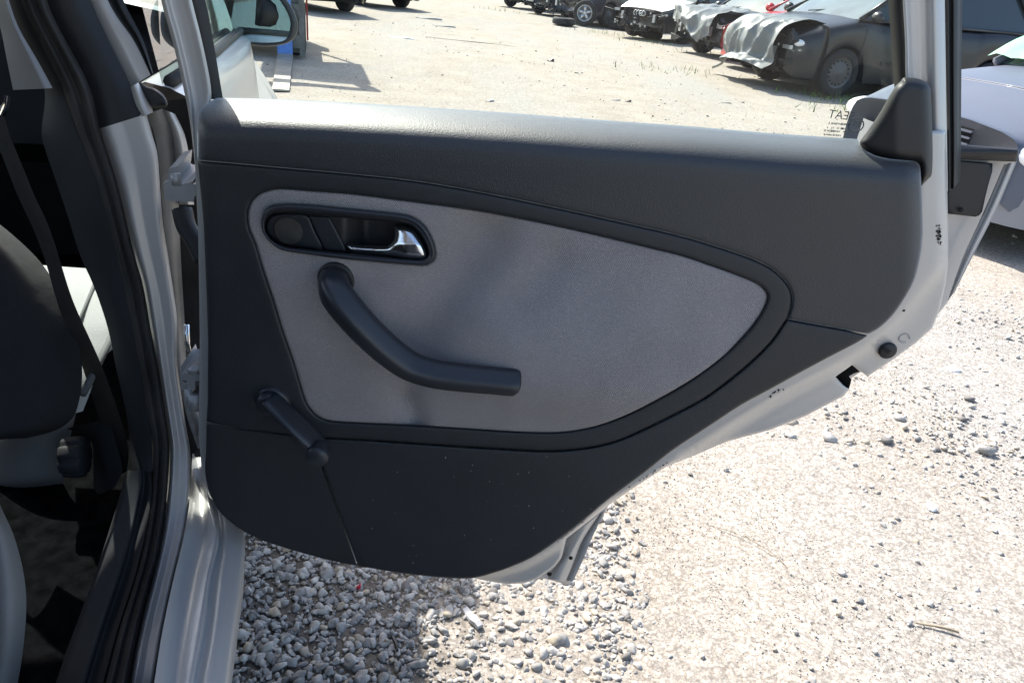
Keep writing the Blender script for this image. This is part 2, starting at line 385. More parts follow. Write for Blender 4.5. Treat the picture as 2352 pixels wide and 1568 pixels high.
# dense gravel beside the sill, thinning to the right
n = 26000; x = rng.uniform(-.75, 2.3, n); y = rng.uniform(.45, 3.2, n)
pat = np.sin(x*3.1+y*2.2)+np.sin(x*7.3-y*5.1+1)*.6+np.sin(y*9-x*2.)*.4
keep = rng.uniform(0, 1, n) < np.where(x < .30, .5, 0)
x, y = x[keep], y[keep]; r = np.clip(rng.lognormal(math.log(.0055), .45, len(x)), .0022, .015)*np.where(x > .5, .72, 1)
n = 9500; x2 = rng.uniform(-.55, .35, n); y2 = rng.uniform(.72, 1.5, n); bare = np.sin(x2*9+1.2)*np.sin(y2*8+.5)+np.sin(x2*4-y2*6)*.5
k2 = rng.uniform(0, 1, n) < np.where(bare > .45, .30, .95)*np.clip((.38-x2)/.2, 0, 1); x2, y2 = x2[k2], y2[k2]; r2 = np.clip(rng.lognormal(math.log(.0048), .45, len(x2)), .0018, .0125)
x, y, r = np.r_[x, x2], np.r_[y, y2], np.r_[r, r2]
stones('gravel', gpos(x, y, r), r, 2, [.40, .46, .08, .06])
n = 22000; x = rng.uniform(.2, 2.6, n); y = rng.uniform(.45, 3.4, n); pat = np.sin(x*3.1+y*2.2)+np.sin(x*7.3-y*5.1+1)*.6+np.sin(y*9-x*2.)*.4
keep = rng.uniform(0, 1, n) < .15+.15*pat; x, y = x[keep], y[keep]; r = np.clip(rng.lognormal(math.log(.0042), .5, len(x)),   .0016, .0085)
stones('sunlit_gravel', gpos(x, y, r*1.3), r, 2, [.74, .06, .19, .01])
n = 26000; x = rng.uniform(-.5, 2.4, n); y = rng.uniform(.6, 3., n); r = rng.uniform(.0010, .0027, n)
stones('fine_grit', gpos(x, y, r*1.2), r, 1, [.70, .08, .22, .0])
n = 9000; n = 6000; y = 1.8+rng.uniform(0, 1, n)**1.7*15; x = rng.uniform(-.55, .62, n)*y*1.15+.3; pat = np.sin(x*1.1+y*.7)+np.sin(x*2.3-y*1.9)
keep = rng.uniform(0, 1, n) < .55+.25*pat; x, y = x[keep], y[keep]; r = np.clip(rng.lognormal(math.log(.007), .5, len(x)), .003, .026)
stones('loose_stones', gpos(x, y, r), r, 1, [.55, .2, .2, .05])

# ------------------------------------------------------------------ the silver car with its open rear door
car = thing('silver_car', 'silver hatchback with its rear door wide open, seen from beside the back seat', 'car', tuple(OC), world_children=True)
# ---- rear door shell
shell = [(440, 275), (452, 300), (1000, 335), (1600, 370), (1970, 405), (2060, 405), (2110, 385), (2128, 300), (2172, 300), (2176, 436), (2178, 520), (2179, 605), (2173, 648), (2159, 709), (2142, 752), (2105, 786), (2055, 823), (1991, 866), (1990, 862), (1972, 851), (1957, 838), (1919, 865), (1937, 884), (1950, 894), (1937, 910), (1904, 927), (1853, 954), (1770, 987), (1669, 1014), (1602, 1043), (1531, 1071), (1457, 1119), (1398, 1160), (1359, 1191), (1301, 1236), (1289, 1281), (1273, 1301), (1258, 1312), (1232, 1330), (1203, 1339), (1164, 1341), (1120, 1334), (1075, 1324), (1020, 1318), (820, 1290), (690, 1258), (590, 1224), (525, 1180), (500, 1160), (482, 1142), (465, 1100), (460, 1041), (456, 1000), (457, 920), (459, 800), (458, 700), (455, 527), (447, 370)]
crease = np.array([(2172, 250), (2165, 520), (2160, 606), (2120, 665), (2073, 724), (2000, 790), (1900, 850), (1770, 920), (1568, 1046), (1480, 1105), (1398, 1152), (1301, 1234), (1223, 1284), (1164, 1306), (1075, 1320)], float)
crease = cr(crease, 5)
def shellw(x, y):
    p = np.stack([x, y], 1); d = np.full(len(p), 1e9); sg = np.zeros(len(p))
    for a, b in zip(crease[:-1], crease[1:]):
        ab = b-a; t = np.clip(((p-a)@ab)/(ab@ab+1e-9), 0, 1); q = a+t[:, None]*ab; dd = np.hypot(p[:, 0]-q[:, 0], p[:, 1]-q[:, 1])
        m = dd < d-1e-6; d[m] = dd[m]; sg[m] = (ab[0]*(p[m, 1]-a[1])-ab[1]*(p[m, 0]-a[0]))
    sd_ = np.where((sg < 0) & (x > 1000), d, -d)                # positive outside the pressed fold
    k = np.clip(-sd_-50, 0, 70)/70
    return np.where(sd_ > 0, -.010-.018*(1-np.exp(-sd_/10.)), -.010+.004*(1-np.exp(sd_/7.))-.03*k*k*(3-2*k))
rdoor = panel('rear_door', shell, shellw, jambM, car, er=8, ra=.005, step=11, depth=.07)
rdoor['label'] = 'open rear door with charcoal trim and grey cloth insert'
skin = [(2341, 345), (2334, 371), (2300, 450), (2262, 530), (2215, 620), (2180, 690), (2140, 740), (2060, 800), (1900, 905), (1700, 985), (1560, 1040), (1430, 1120), (1396, 1164), (1375, 1200), (1359, 1232), (1334, 1291), (1316, 1334), (1301, 1342), (1258, 1330), (1200, 1320), (1075, 1312), (700, 1246), (560, 1180), (500, 1120), (478, 1000), (472, 400), (480, 270), (1200, 290), (1970, 340)]
panel('outer_skin', skin, lambda x, y: -.10-.012*np.sin(np.clip((y-340)/900, 0, 1)*math.pi), silvM, rdoor, er=5, ra=.003, step=40, depth=.015)
# folded rear edge of the outer skin, lower corner channel, latch plate
strip('skin_flange', [(2306, 378, .915, 2336, 370, .905), (2262, 480, .915, 2290, 478, .905), (2212, 590, .915, 2236, 585, .905), (2176, 690, .915, 2192, 672, .905)], silvM, rdoor, n=9, prof=[(0, 0), (.15, .004), (.3, .001), (.5, .006), (.75, .005), (.8, .001), (1, 0)])
strip('corner_channel', [(1378, 1178, .90, 1392, 1170, .895), (1340, 1235, .90, 1362, 1230, .895), (1318, 1290, .90, 1338, 1288, .895), (1300, 1332, .90, 1316, 1334, .895)], brkM, rdoor, n=5, bulge=.003)
strip('corner_flange', [(1305, 1240, .893, 1376, 1180, .893), (1288, 1284, .893, 1338, 1240, .893), (1262, 1316, .893, 1314, 1296, .893), (1258, 1328, .893, 1298, 1334, .893)], jambM, rdoor, n=7, bulge=.01)
def disc(name, x, y, wv, rpx, mat_, parent, h=.002, n=20, ax=(0, -1, 0)):
    c = PW(x, y, wv); rr = rpx*(DOORY-wv)/FPX/ .95
    return MB().lathe(c, ax, [(0, rr), (h*.6, rr), (h, rr*.85), (h, 0)], n).build(name, mat_, parent, True)
disc('drain_plug', 1262, 1317, -.065, 7, pitchM, rdoor); disc('drain_hole', 1311, 1280, -.055, 6, pitchM, rdoor)
plate = [(2172, 372), (2206, 369), (2280, 375), (2279, 394), (2270, 425), (2263, 453), (2256, 486), (2249, 495), (2240, 498), (2177, 491)]
panel('corner_cover', plate, const(-.088), blackM, rdoor, er=5, ra=.002, step=20, depth=.006)
panel('belt_moulding', [(2200, 331), (2341, 343), (2334, 372), (2200, 366)], lambda x, y: -.075+.004*np.cos((y-350)/6.), blackM, rdoor, er=4, ra=.003, step=8, depth=.02)
disc('screw_hole', 2207, 482, -.085, 5, pitchM, rdoor)
disc('lock_plug', 2038, 804, -.024, 21, blackM, rdoor, .004, 28)
panel('lock_slot', [(2021, 799), (2029, 794), (2048, 806), (2040, 813)], const(-.019), pitchM, rdoor, er=2, ra=.001, step=6, depth=.002)
panel('latch_pocket', [(1919, 865), (1957, 838), (1975, 853), (1960, 858), (1950, 864), (1956, 872), (1950, 893), (1936, 885)], lambda x, y: -.06+.0006*(x-1935), pitchM, rdoor, er=3, ra=.001, step=8, depth=.004)
mb = MB(); cc = PW(2078, 777, -.026)
for k in range(18):
    a = k/17*5.2; r_ = .006; mb.ell(cc+np.array([math.cos(a)*r_*1.1, 0, math.sin(a)*r_]), (.0009, .0006, .0009), 6, 4)
mb.build('stamped_mark', jambM, rdoor, True)['kind'] = 'stuff'
# worn paint marks
mb = MB()
def fleck(x, y, n, sx, sy, wv, ang=0):
    for _ in range(n):
        q, p = rng.normal(0, sx), rng.normal(0, sy); c = PW(x+q*math.cos(ang)-p*math.sin(ang), y+q*math.sin(ang)+p*math.cos(ang), wv); mb.box(c, (rng.uniform(.0006, .002), .0008, rng.uniform(.0006, .003)))
fleck(2156, 540, 26, 2.5, 12, -.0065); fleck(2078, 699, 6, 2, 3, -.008); fleck(2076, 712, 5, 2, 2, -.008); fleck(1785, 900, 14, 12, 2, -.0065, -.5); fleck(1500, 1083, 16, 24, 1.5, -.0075, -.6)
mb.build('paint_chips', mat('chipped primer', (.05, .04, .035), .8), rdoor)['kind'] = 'stuff'
# stamped ink line on the lower flange, illegible dashes
mb = MB()
for k, (x0, x1) in enumerate(((1281, 1305), (1312, 1323), (1329, 1343))):
    for x in np.arange(x0, x1, 2.6):
        y = 1241-(x-1281)*.76+rng.uniform(-2, 2); c = PW(x, y, -.004); mb.box(c, (.0007, .0006, rng.uniform(.002, .004)), np.array(Matrix.Rotation(R(rng.uniform(20, 60)), 3, 'Y')))
mb.build('ink_stamp', printM, rdoor)['kind'] = 'stuff'

# ---- trim mouldings
ledge = [(453, 262), (462, 250), (476, 237), (492, 229), (510, 225), (620, 227), (700, 231), (784, 235), (985, 247), (1177, 260), (1355, 274), (1568, 289), (1770, 306), (1947, 318), (1973, 321)]
qlow = [(1976, 331), (2001, 353), (2038, 364), (2080, 368), (2102, 369), (2112, 380), (2115, 403), (2118, 460)]
redge = [(2120, 527), (2119, 545), (2114, 588), (2102, 638), (2082, 678), (2052, 722), (2021, 752), (1995, 767)]
seam = [(1993, 767), (1938, 756), (1870, 744), (1820, 735), (1809, 731)]
seam2 = [(1812, 722), (1818, 702), (1819, 679), (1810, 655), (1786, 628), (1753, 606), (1702, 585), (1635, 563), (1568, 543), (1456, 517), (1288, 480), (1120, 445), (952, 416), (784, 398), (672, 388), (537, 376), (454, 369)]
upper = np.vstack([cr(ledge, 4), cr(qlow, 4), cr(redge, 4)[1:], cr(seam, 3), cr(seam2, 5), np.array([(453, 330), (452, 290)])])
lx = np.array([p[0] for p in ledge]+[2120]); ly = np.array([p[1] for p in ledge]+[332])
ST = np.array([0, 8, 20, 32, 42, 52, 62, 74, 90, 120, 200, 420, 700]); SW = np.array([-.034, -.022, -.004, .010, .019, .026, .031, .0345, .037, .0375, .036, .032, .030])
_tt = np.linspace(-40, 760, 801); _ww = np.interp(_tt, ST, SW, left=-.045); _k = np.hanning(15); _k /= _k.sum(); _ww = np.convolve(np.pad(_ww, 7, 'edge'), _k, 'valid')
def padw(x, y):
    xx = np.maximum(x, 512); t = y-np.interp(xx, lx, ly); t = np.where(x < 512, np.maximum(t, 0), t)
    wv = np.interp(t, _tt, _ww)
    d = np.clip((x-2075)/45, 0, 1); wv = wv-.012*d*d                     # rear end turns away
    d = np.clip((478-x)/26, 0, 1); return wv-.010*d*d
panel('upper_pad', upper, padw, padM, rdoor, er=7, ra=.0045, step=10, depth=.03)
ins = [(574, 525), (570, 499), (572, 480), (581, 459), (598, 445), (621, 437), (649, 434), (715, 439), (809, 446), (903, 458), (1020, 473), (1102, 485), (1200, 503), (1300, 524), (1400, 547), (1500, 571), (1568, 588), (1635, 611), (1702, 635), (1736, 650), (1754, 664), (1762, 680), (1758, 698), (1746, 722), (1719, 759), (1669, 810), (1618, 850), (1568, 883), (1500, 921), (1440, 951), (1380, 974), (1330, 986), (1280, 992), (1200, 991), (1100, 985), (1000, 979), (900, 974), (820, 970), (770, 967), (745, 962), (727, 952), (711, 935), (700, 914), (686, 867), (671, 818), (652, 764), (628, 686), (607, 623), (589, 562)]
insC = crc(ins, 4)
bez = [(600, 511), (604, 492), (614, 477), (633, 469), (668, 467), (715, 469), (785, 476), (856, 483), (926, 491), (954, 500), (978, 520), (994, 548), (1002, 576), (1001, 593), (990, 606), (968, 611), (879, 604), (785, 595), (715, 586), (656, 577), (633, 567), (614, 550), (603, 531)]
ringout = np.vstack([cr(seam2[::-1], 5), cr([(1809, 731), (1803, 739), (1770, 786), (1719, 836), (1669, 877), (1618, 914), (1568, 941), (1500, 975), (1430, 1007), (1370, 1024), (1310, 1032), (1250, 1035), (1153, 1030), (1009, 1021), (866, 1011), (740, 1004)], 4)[1:], cr([(740, 1004), (700, 1000), (621, 992), (540, 982), (474, 968)], 3)[1:], np.array([(477, 923), (478, 789), (475, 688), (468, 520), (462, 450)])])
def belly(x, y): return .030+.004*np.sin(np.clip((x-450)/1600, 0, 1)*math.pi)-.010*np.clip((492-x)/30, 0, 1)**2
# ring = outline with the insert cut out : a bridge-cut loop
def ringpanel(name, outer, inner, wf, m, parent, er, ra, depth, step):
    """two halves would leave seams, so triangulate the annulus through a constrained mesh and drop the hole"""
    outer = dens(outer, step*.6); inner = dens(inner, step*.6)
    if np.sum(outer[:, 0]*np.roll(outer[:, 1], -1)-np.roll(outer[:, 0], -1)*outer[:, 1]) < 0: outer = outer[::-1]
    if np.sum(inner[:, 0]*np.roll(inner[:, 1], -1)-np.roll(inner[:, 0], -1)*inner[:, 1]) < 0: inner = inner[::-1]
    bo = []
    for loop, sgn in ((outer, 1), (inner, -1)):
        t = np.roll(loop, -1, 0)-np.roll(loop, 1, 0); nr = np.stack([-t[:, 1], t[:, 0]], 1)*sgn; nr /= np.linalg.norm(nr, axis=1)[:, None]+1e-9
        for f in (.1, .32, .62, 1.): bo.append((loop+nr*er*f, f))
    A = np.vstack([outer, inner]); B = np.vstack([np.roll(outer, -1, 0), np.roll(inner, -1, 0)])
    x0, y0 = outer.min(0); x1, y1 = outer.max(0)
    gx, gy = np.meshgrid(np.arange(x0, x1, step), np.arange(y0, y1, step)); g = np.stack([gx.ravel(), gy.ravel()], 1)
    ok = lambda q: inside(q, outer) & ~inside(q, inner)
    g = g[ok(g)]; g = g[segdist(g, A, B) > er+step*.45]
    ex = []
    for q, f in bo:
        q = q[ok(q)]; ex.append(q[segdist(q, A, B) > er*f*.93])
    allp = np.vstack([outer, inner]+ex+[g]); n1, n2 = len(outer), len(inner)
    v, e, f, *_ = delaunay_2d_cdt([Vector(p) for p in allp], [(i, (i+1) % n1) for i in range(n1)]+[(n1+i, n1+(i+1) % n2) for i in range(n2)], [], 1, 1e-5)
    P2 = np.array([tuple(p) for p in v]); d = segdist(P2, A, B); k = np.clip(d/er, 0, 1)
    wv = wf(P2[:, 0], P2[:, 1])-ra*(1-np.sqrt(np.clip(1-(1-k)**2, 0, 1)))
    V = [PW(p[0], p[1], q) for p, q in zip(P2, wv)]; ce = np.array([P2[list(q)].mean(0) for q in f]); hole = inside(ce, inner)
    F = [list(q) for q, h in zip(f, hole) if not h]
    a, b, c = V[F[0][0]], V[F[0][1]], V[F[0][2]]
    if np.cross(b-a, c-a) @ (CP-a) < 0: F = [q[::-1] for q in F]
    cnt = {(q[i], q[(i+1) % 3]) for q in F for i in range(3)}; Vb = {}
    for a, b in [(a, b) for (a, b) in cnt if (b, a) not in cnt]:
        for i in (a, b):
            if i not in Vb: Vb[i] = len(V); V.append(PW(P2[i][0], P2[i][1], wv[i]-depth))
        F.append([b, a, Vb[a], Vb[b]])
    return mk(name, V, F, m, parent)
def scale_loop(L, px):
    L = np.asarray(L, float); t = np.roll(L, -1, 0)-np.roll(L, 1, 0); nr = np.stack([-t[:, 1], t[:, 0]], 1); nr /= np.linalg.norm(nr, axis=1)[:, None]+1e-9
    if np.sum(L[:, 0]*np.roll(L[:, 1], -1)-np.roll(L[:, 0], -1)*L[:, 1]) > 0: nr = -nr
    return L+nr*px
ringpanel('trim_surround', ringout, scale_loop(insC, 1.0), belly, trimM, rdoor, 8, .005, .02, 14)
def insw(x, y):
    b = belly(x, y)-.004
    # shelf ridge running right from the pull handle, rising into the upper field
    rid = np.interp(x, [760, 1000, 1180, 1400, 1560, 1700], [0, .012, .030, .027, .012, 0])
    yr = np.interp(x, [700, 1180, 1560, 1700], [850, 884, 884, 800])
    up = np.clip((y-(yr-330))/330, 0, 1); up = up*up*(3-2*up); dn = np.clip(1-(y-yr)/125, 0, 1); dn = dn*dn*(3-2*dn)
    v = b+rid*np.where(y < yr, up, dn)
    # hollow behind the handle with two soft creases
    def crease_(x0, y0, x1, y1, wd, am):
        p = np.stack([x, y], 1); d = segdist(p, np.array([[x0, y0]], float), np.array([[x1, y1]], float)); return am*np.exp(-(d/wd)**2)
    v += crease_(930, 790, 1110, 545, 70, -.018)+crease_(935, 905, 962, 965, 20, -.012)+crease_(940, 860, 930, 920, 48, -.010)+crease_(1270, 600, 1190, 690, 50, -.007)
    return v
ringpanel('cloth_insert', insC, scale_loop(crc(bez, 5), -3), insw, fabM, rdoor, 7, .0035, .015, 11)
# lower panel and speaker grille
rl = [(1991, 772), (1964, 789), (1904, 820), (1837, 856), (1770, 893), (1702, 930), (1635, 974), (1568, 1018), (1531, 1044), (1480, 1085), (1398, 1146), (1340, 1195), (1281, 1240), (1223, 1279), (1164, 1305), (1130, 1316), (1102, 1324), (1070, 1328), (1020, 1326), (960, 1320), (900, 1312), (823, 1299)]
lower = np.vstack([cr(rl, 3), cr([(823, 1299), (784, 1190), (742, 1073), (735, 1040), (741, 1006)], 3)[1:], cr([(741, 1006), (866, 1013), (1009, 1023), (1153, 1032), (1250, 1037), (1310, 1034), (1370, 1026), (1430, 1009), (1500, 977), (1568, 943), (1618, 916), (1669, 879), (1719, 838), (1770, 788), (1803, 741), (1809, 734)], 3)[1:], cr([(1820, 737), (1870, 746), (1938, 758), (1991, 769)], 3)])
panel('lower_panel', lower, belly, trimM, rdoor, er=6, ra=.004, step=16, depth=.02)
gr_ = np.vstack([cr([(474, 970), (540, 984), (621, 994), (700, 1002), (739, 1006)], 3), cr([(733, 1040), (740, 1075), (781, 1190), (820, 1298)], 3), cr([(800, 1295), (750, 1284), (690, 1268), (640, 1253), (590, 1235), (550, 1213), (520, 1190), (500, 1168), (485, 1140), (475, 1110), (471, 1075), (473, 1040)], 3)])
panel('speaker_grille', gr_, lambda x, y: belly(x, y)-.0015, grilleM, rdoor, er=5, ra=.003, step=16, depth=.02)
# scuffs and dust specks on the trim
mb = MB()
for _ in range(34):
    x, y = rng.uniform(830, 1400), rng.uniform(1040, 1300)
    if y > 1330-(x-800)*.2 or (x > 1250 and y > 1180): continue
    c = PW(x, y, float(belly(np.array([x]), np.array([y]))[0])+.0002); q = rng.uniform(.0004, .0012); mb.box(c, (q, .0002, q*rng.uniform(.5, 2.5)))
for _ in range(9):
    c = PW(1260+rng.normal(0, 3), 1063+rng.normal(0, 4), .0335); mb.box(c, (.0012, .0002, .001))
mb.build('dust_specks', mat('pale dust', (.3, .3, .28), .9), rdoor)['kind'] = 'stuff'

# ---- inner release handle
bezi = [(609, 518), (613, 503), (623, 493), (640, 489), (668, 489), (715, 493), (785, 500), (856, 506), (920, 511), (945, 519), (962, 535), (976, 560), (982, 578), (979, 589), (968, 594), (945, 594), (879, 589), (785, 580), (715, 573), (662, 567), (640, 560), (622, 548), (611, 533)]
bo_, bi_ = resample(crc(bez, 8), 150), resample(crc(bezi, 8), 150)
prof = [(0, .026), (.08, .034), (.25, .039), (.5, .0395), (.8, .034), (.95, .026), (1, .012), (1.02, -.012)]
rows = []
for f, wv in prof:
    q = bo_+(bi_-bo_)*f; rows.append([PW(p[0], p[1], wv) for p in q])
MB().grid(rows, True).build('handle_bezel', handM, rdoor, True)
panel('handle_recess', scale_loop(crc(bezi, 5), 2), lambda x, y: np.interp(x, [600, 790, 840, 1000], [.012, .010, -.012, -.012]), blackM, rdoor, er=4, ra=.002, step=9, depth=.003)
panel('handle_plate', crc([(612, 519), (616, 506), (626, 496), (645, 492), (668, 492), (705, 495), (722, 530), (742, 573), (715, 570), (664, 563), (642, 556), (624, 545), (614, 533)], 4), const(.019), handM, rdoor, er=4, ra=.003, step=8, depth=.008)
disc('tweeter_cover', 662, 530, .0192, 34, mat('dusty tweeter cloth', (.045, .041, .036), .85, bump=.6, bscale=900, var=.3, vscale=60), rdoor, .002, 36)
panel('divider_plate', [(709, 496), (757, 499), (778, 540), (797, 578), (746, 573), (726, 532)], const(.017), handM, rdoor, er=4, ra=.002, step=8, depth=.008)
lev = [(796, 565), (801, 562), (840, 564), (880, 565), (892, 563), (902, 553), (906, 540), (905, 524), (909, 517), (930, 518), (949, 525), (963, 543), (975, 567), (981, 585), (976, 594), (963, 596), (920, 592), (879, 588), (835, 585), (806, 581), (799, 574)]
panel('release_lever', crc(lev, 4), lambda x, y: .024+.014*np.clip((x-860)/70, 0, 1)-.010*np.clip((562-y)/44, 0, 1), satM, rdoor, er=16, ra=.010, step=5, depth=.006, rings=(.05, .15, .3, .45, .6, .8, 1.))
# ---- pull handle
pth = [(768, 640, .004), (766, 646, .030), (766, 658, .052), (778, 684, .064), (812, 727, .070), (855, 772, .071), (900, 812, .070), (945, 842, .068), (1000, 859, .067), (1060, 867, .066), (1125, 873, .065), (1178, 878, .064), (1187, 879, .0635)]
pr = [(.0155, .0155), (.0165, .0165), (.0175, .0175), (.0185, .018), (.0182, .018), (.0180, .0175), (.0175, .017), (.0170, .0165), (.0165, .0165), (.0163, .016), (.0160, .0155), (.0158, .0152), (.0140, .0135)]
pp = cr([tuple(PW(*p))+q for p, q in zip(pth, pr)], 6)
MB().tube(pp[:, :3], pp[:, 3:5], 40, True, .68).build('pull_handle', handM, rdoor, True)
disc('handle_cup', 772, 641, .029, 44, blackM, rdoor, .003, 32)
# ---- window crank
c0 = PW(631, 917, .026); MB().lathe(c0, (0, -1, 0), [(0, .0235), (.006, .0235), (.009, .0215), (.010, .021), (.010, 0)], 36).build('crank_boss', handM, rdoor, True)
c1 = PW(622, 920, .034); MB().lathe(c1, (0, -1, 0), [(0, .0165), (.010, .0165), (.014, .0145), (.0155, .010), (.0155, 0)], 32).build('crank_hub', handM, rdoor, True)
arm = cr([tuple(PW(x, y, q))+(a, b) for x, y, q, a, b in ((618, 916, .046, .0150, .007), (645, 942, .052, .0155, .007), (675, 970, .058, .0160, .006), (705, 999, .060, .0160, .006), (731, 1024, .058, .0155, .006), (742, 1036, .057, .012, .004))], 5)
MB().tube(arm[:, :3], arm[:, 3:5], 24, True, .7).build('crank_arm', handM, rdoor, True)
kb = PW(737, 1031, .060); V = []
prof = [(0, .0135, 1), (.002, .0148, 1), (.015, .0148, 1), (.017, .0148, 0), (.019, .0142, 0), (.021, .012, 0), (.0225, .007, 0), (.023, 0, 0)]
n = 96; Vv = []
for q, r_, kn in prof:
    for k in range(n):
        t = 2*math.pi*k/n; rr = r_*(1+(.035 if (k//2) % 2 else 0)*kn); Vv.append(kb+np.array([math.cos(t)*rr, -q, math.sin(t)*rr]))
mk('crank_knob', Vv, [(i*n+k, i*n+(k+1) % n, (i+1)*n+(k+1) % n, (i+1)*n+k) for i in range(len(prof)-1) for k in range(n)], handM, rdoor)
# ---- window frame, seals, quarter trim, glass
strip('frame_post', [(330, -190, .86, 398, -190, .855), (369, 0, .86, 440, 0, .855), (395, 90, .86, 463, 90, .855), (424, 215, .86, 488, 220, .857), (437, 285, .858, 470, 262, .85), (447, 372, .852, 456, 370, .842)], silvM, rdoor, n=15, prof=[(0, 0), (.08, .010), (.16, .012), (.26, .004), (.5, .001), (.72, .003), (.82, .012), (.92, .014), (1, .006)])
strip('post_seal', [(380, -190, .862, 418, -190, .87), (424, 0, .862, 471, 0, .87), (447, 90, .862, 489, 90, .87), (472, 226, .862, 513, 232, .868)], rubM, rdoor, n=6, bulge=.006)
strip('run_channel', [(2030, -190, .87, 2070, -190, .852), (2040, 0, .87, 2077, 0, .852), (2047, 90, .87, 2082, 95, .852), (2054, 200, .87, 2084, 200, .852)], rubM, rdoor, n=7, bulge=.006)
strip('rear_frame', [(2066, -190, .85, 2135, -190, .85), (2073, 0, .85, 2135, 0, .85), (2079, 95, .85, 2136, 95, .85), (2080, 185, .85, 2138, 200, .85), (2090, 250, .85, 2140, 300, .85)], silvM, rdoor, n=11, prof=[(0, .012), (.12, .016), (.25, .004), (.6, 0), (.9, .002), (1, .006)])
strip('rear_post', [(2130, -190, .842, 2168, -190, .85), (2133, 0, .842, 2170, 0, .85), (2137, 200, .842, 2173, 200, .85), (2140, 320, .843, 2175, 320, .85), (2132, 420, .843, 2177, 440, .85)], jambM, rdoor, n=9, bulge=.008)
strip('rear_seal', [(2165, -190, .86, 2212, -190, .88), (2169, 0, .86, 2211, 0, .88), (2172, 180, .86, 2208, 180, .88), (2175, 360, .86, 2207, 360, .88), (2176, 445, .862, 2204, 418, .88)], rubM, rdoor, n=11, prof=[(0, 0), (.2, .008), (.35, .002), (.5, .012), (.75, .012), (.85, .002), (1, 0)])
q = [(2078, 178), (2068, 188), (2052, 205), (2021, 259), (1990, 305), (1975, 327), (1983, 340), (2001, 354), (2038, 366), (2085, 371), (2104, 373), (2112, 385), (2115, 425), (2122, 421), (2132, 411), (2141, 395), (2142, 320), (2139, 235), (2135, 198), (2112, 182)]
panel('quarter_trim', crc(q, 4), lambda x, y: .012+.010*np.clip((x-2000)/60, 0, 1)-.0*y, blackM, rdoor, er=26, ra=.016, step=10, depth=.03, rings=(.05, .15, .3, .45, .6, .8, 1.))
# frame header above the picture keeps the window closed off
strip('frame_header', [(330, -190, .86, 330, -260, .88), (1000, -170, .86, 1000, -240, .88), (1700, -170, .86, 1700, -240, .88), (2212, -190, .86, 2212, -260, .88)], silvM, rdoor, n=6, bulge=.01)
mb = MB(); gv = [(395, -200), (2100, -200), (2100, 300), (1980, 345), (500, 262), (440, 0)]
mb.add([PY(x, y, .872) for x, y in gv], [list(range(6))[::-1]]); mb.build('window_pane', glassM, rdoor)
def text_mesh(txt, name, p, size, m, parent, mirror=True, rot=0.):
    cu = bpy.data.curves.new(name, 'FONT'); cu.body = txt; cu.size = size; cu.align_x = 'CENTER'
    t = bpy.data.objects.new(name, cu); COL.objects.link(t); dg = bpy.context.evaluated_depsgraph_get()
    me = bpy.data.meshes.new_from_object(t.evaluated_get(dg)); V = np.array([v.co[:] for v in me.vertices]); F = [list(f.vertices) for f in me.polygons]
    bpy.data.objects.remove(t); bpy.data.meshes.remove(me)
    sx = -1 if mirror else 1; c, s_ = math.cos(rot), math.sin(rot)
    X = V[:, 0]*sx; Y = V[:, 1]; VW = np.stack([p[0]+X*c-Y*s_, np.full(len(V), p[1]), p[2]+X*s_+Y*c], 1)
    return mk(name, VW, F, m, parent, False)
text_mesh('SEAT', 'glass_mark', PY(1930, 274, .8705), .0135, printM, rdoor, True, -.0)
mb = MB()
for row, (y, xa, xb) in enumerate(((283, 1902, 1953), (293, 1898, 1950), (300, 1895, 1950), (309, 1893, 1950))):
    x = xa
    while x < xb:
        if rng.uniform() > .18: mb.box(PY(x, y+(x-xa)*.07, .8705), (rng.uniform(.0006, .0012), .0003, rng.uniform(.0014, .0028)))
        x += rng.uniform(2.2, 4)
for k in range(28):
    a = k/28*6.283; c = PY(1966, 288, .8705); mb.box(c+np.array([math.cos(a)*.0085, 0, math.sin(a)*.0075]), (.0016, .0003, .0016))
mb.build('glass_stamp', printM, rdoor)['kind'] = 'stuff'
text_mesh('E9', 'glass_mark', PY(1966, 292, .8705), .009, printM, rdoor)
# oval handle on the outer side
MB().ell(W(0, 0, 0)+np.array([.55, .13, .80]), (.085, .012, .03), 20, 10).build('outer_handle', blackM, rdoor, True)

# ---- body of the car: B-pillar, seals, sill
pil = [(228, 296, 336, 262), (242, 336, 349, 309), (255, 380, 361, 349), (269, 420, 366, 403), (289, 504, 373, 504), (309, 588, 386, 588), (329, 655, 396, 655), (346, 756, 408, 740), (363, 840, 405, 820), (376, 924, 417, 910), (386, 991, 428, 985), (390, 1041, 438, 1041), (383, 1142, 436, 1142), (373, 1226, 424, 1226), (351, 1327, 400, 1327), (320, 1444, 375, 1444), (297, 1568, 355, 1568), (272, 1690, 336, 1690)]
PD = lambda y: np.interp(y, [262, 700, 900, 1041, 1142, 1290, 1568], [.955, .94, .915, .885, .845, .755, .60])
bp = strip('b_pillar', [(a, b, PD(b)+.01, c, d, PD(d)+.012) for a, b, c, d in pil], silvM, car, n=31, prof=[(0, -.004), (.08, .010), (.2, .016), (.5, .010), (.8, .010), (.92, .008), (1, -.002)])
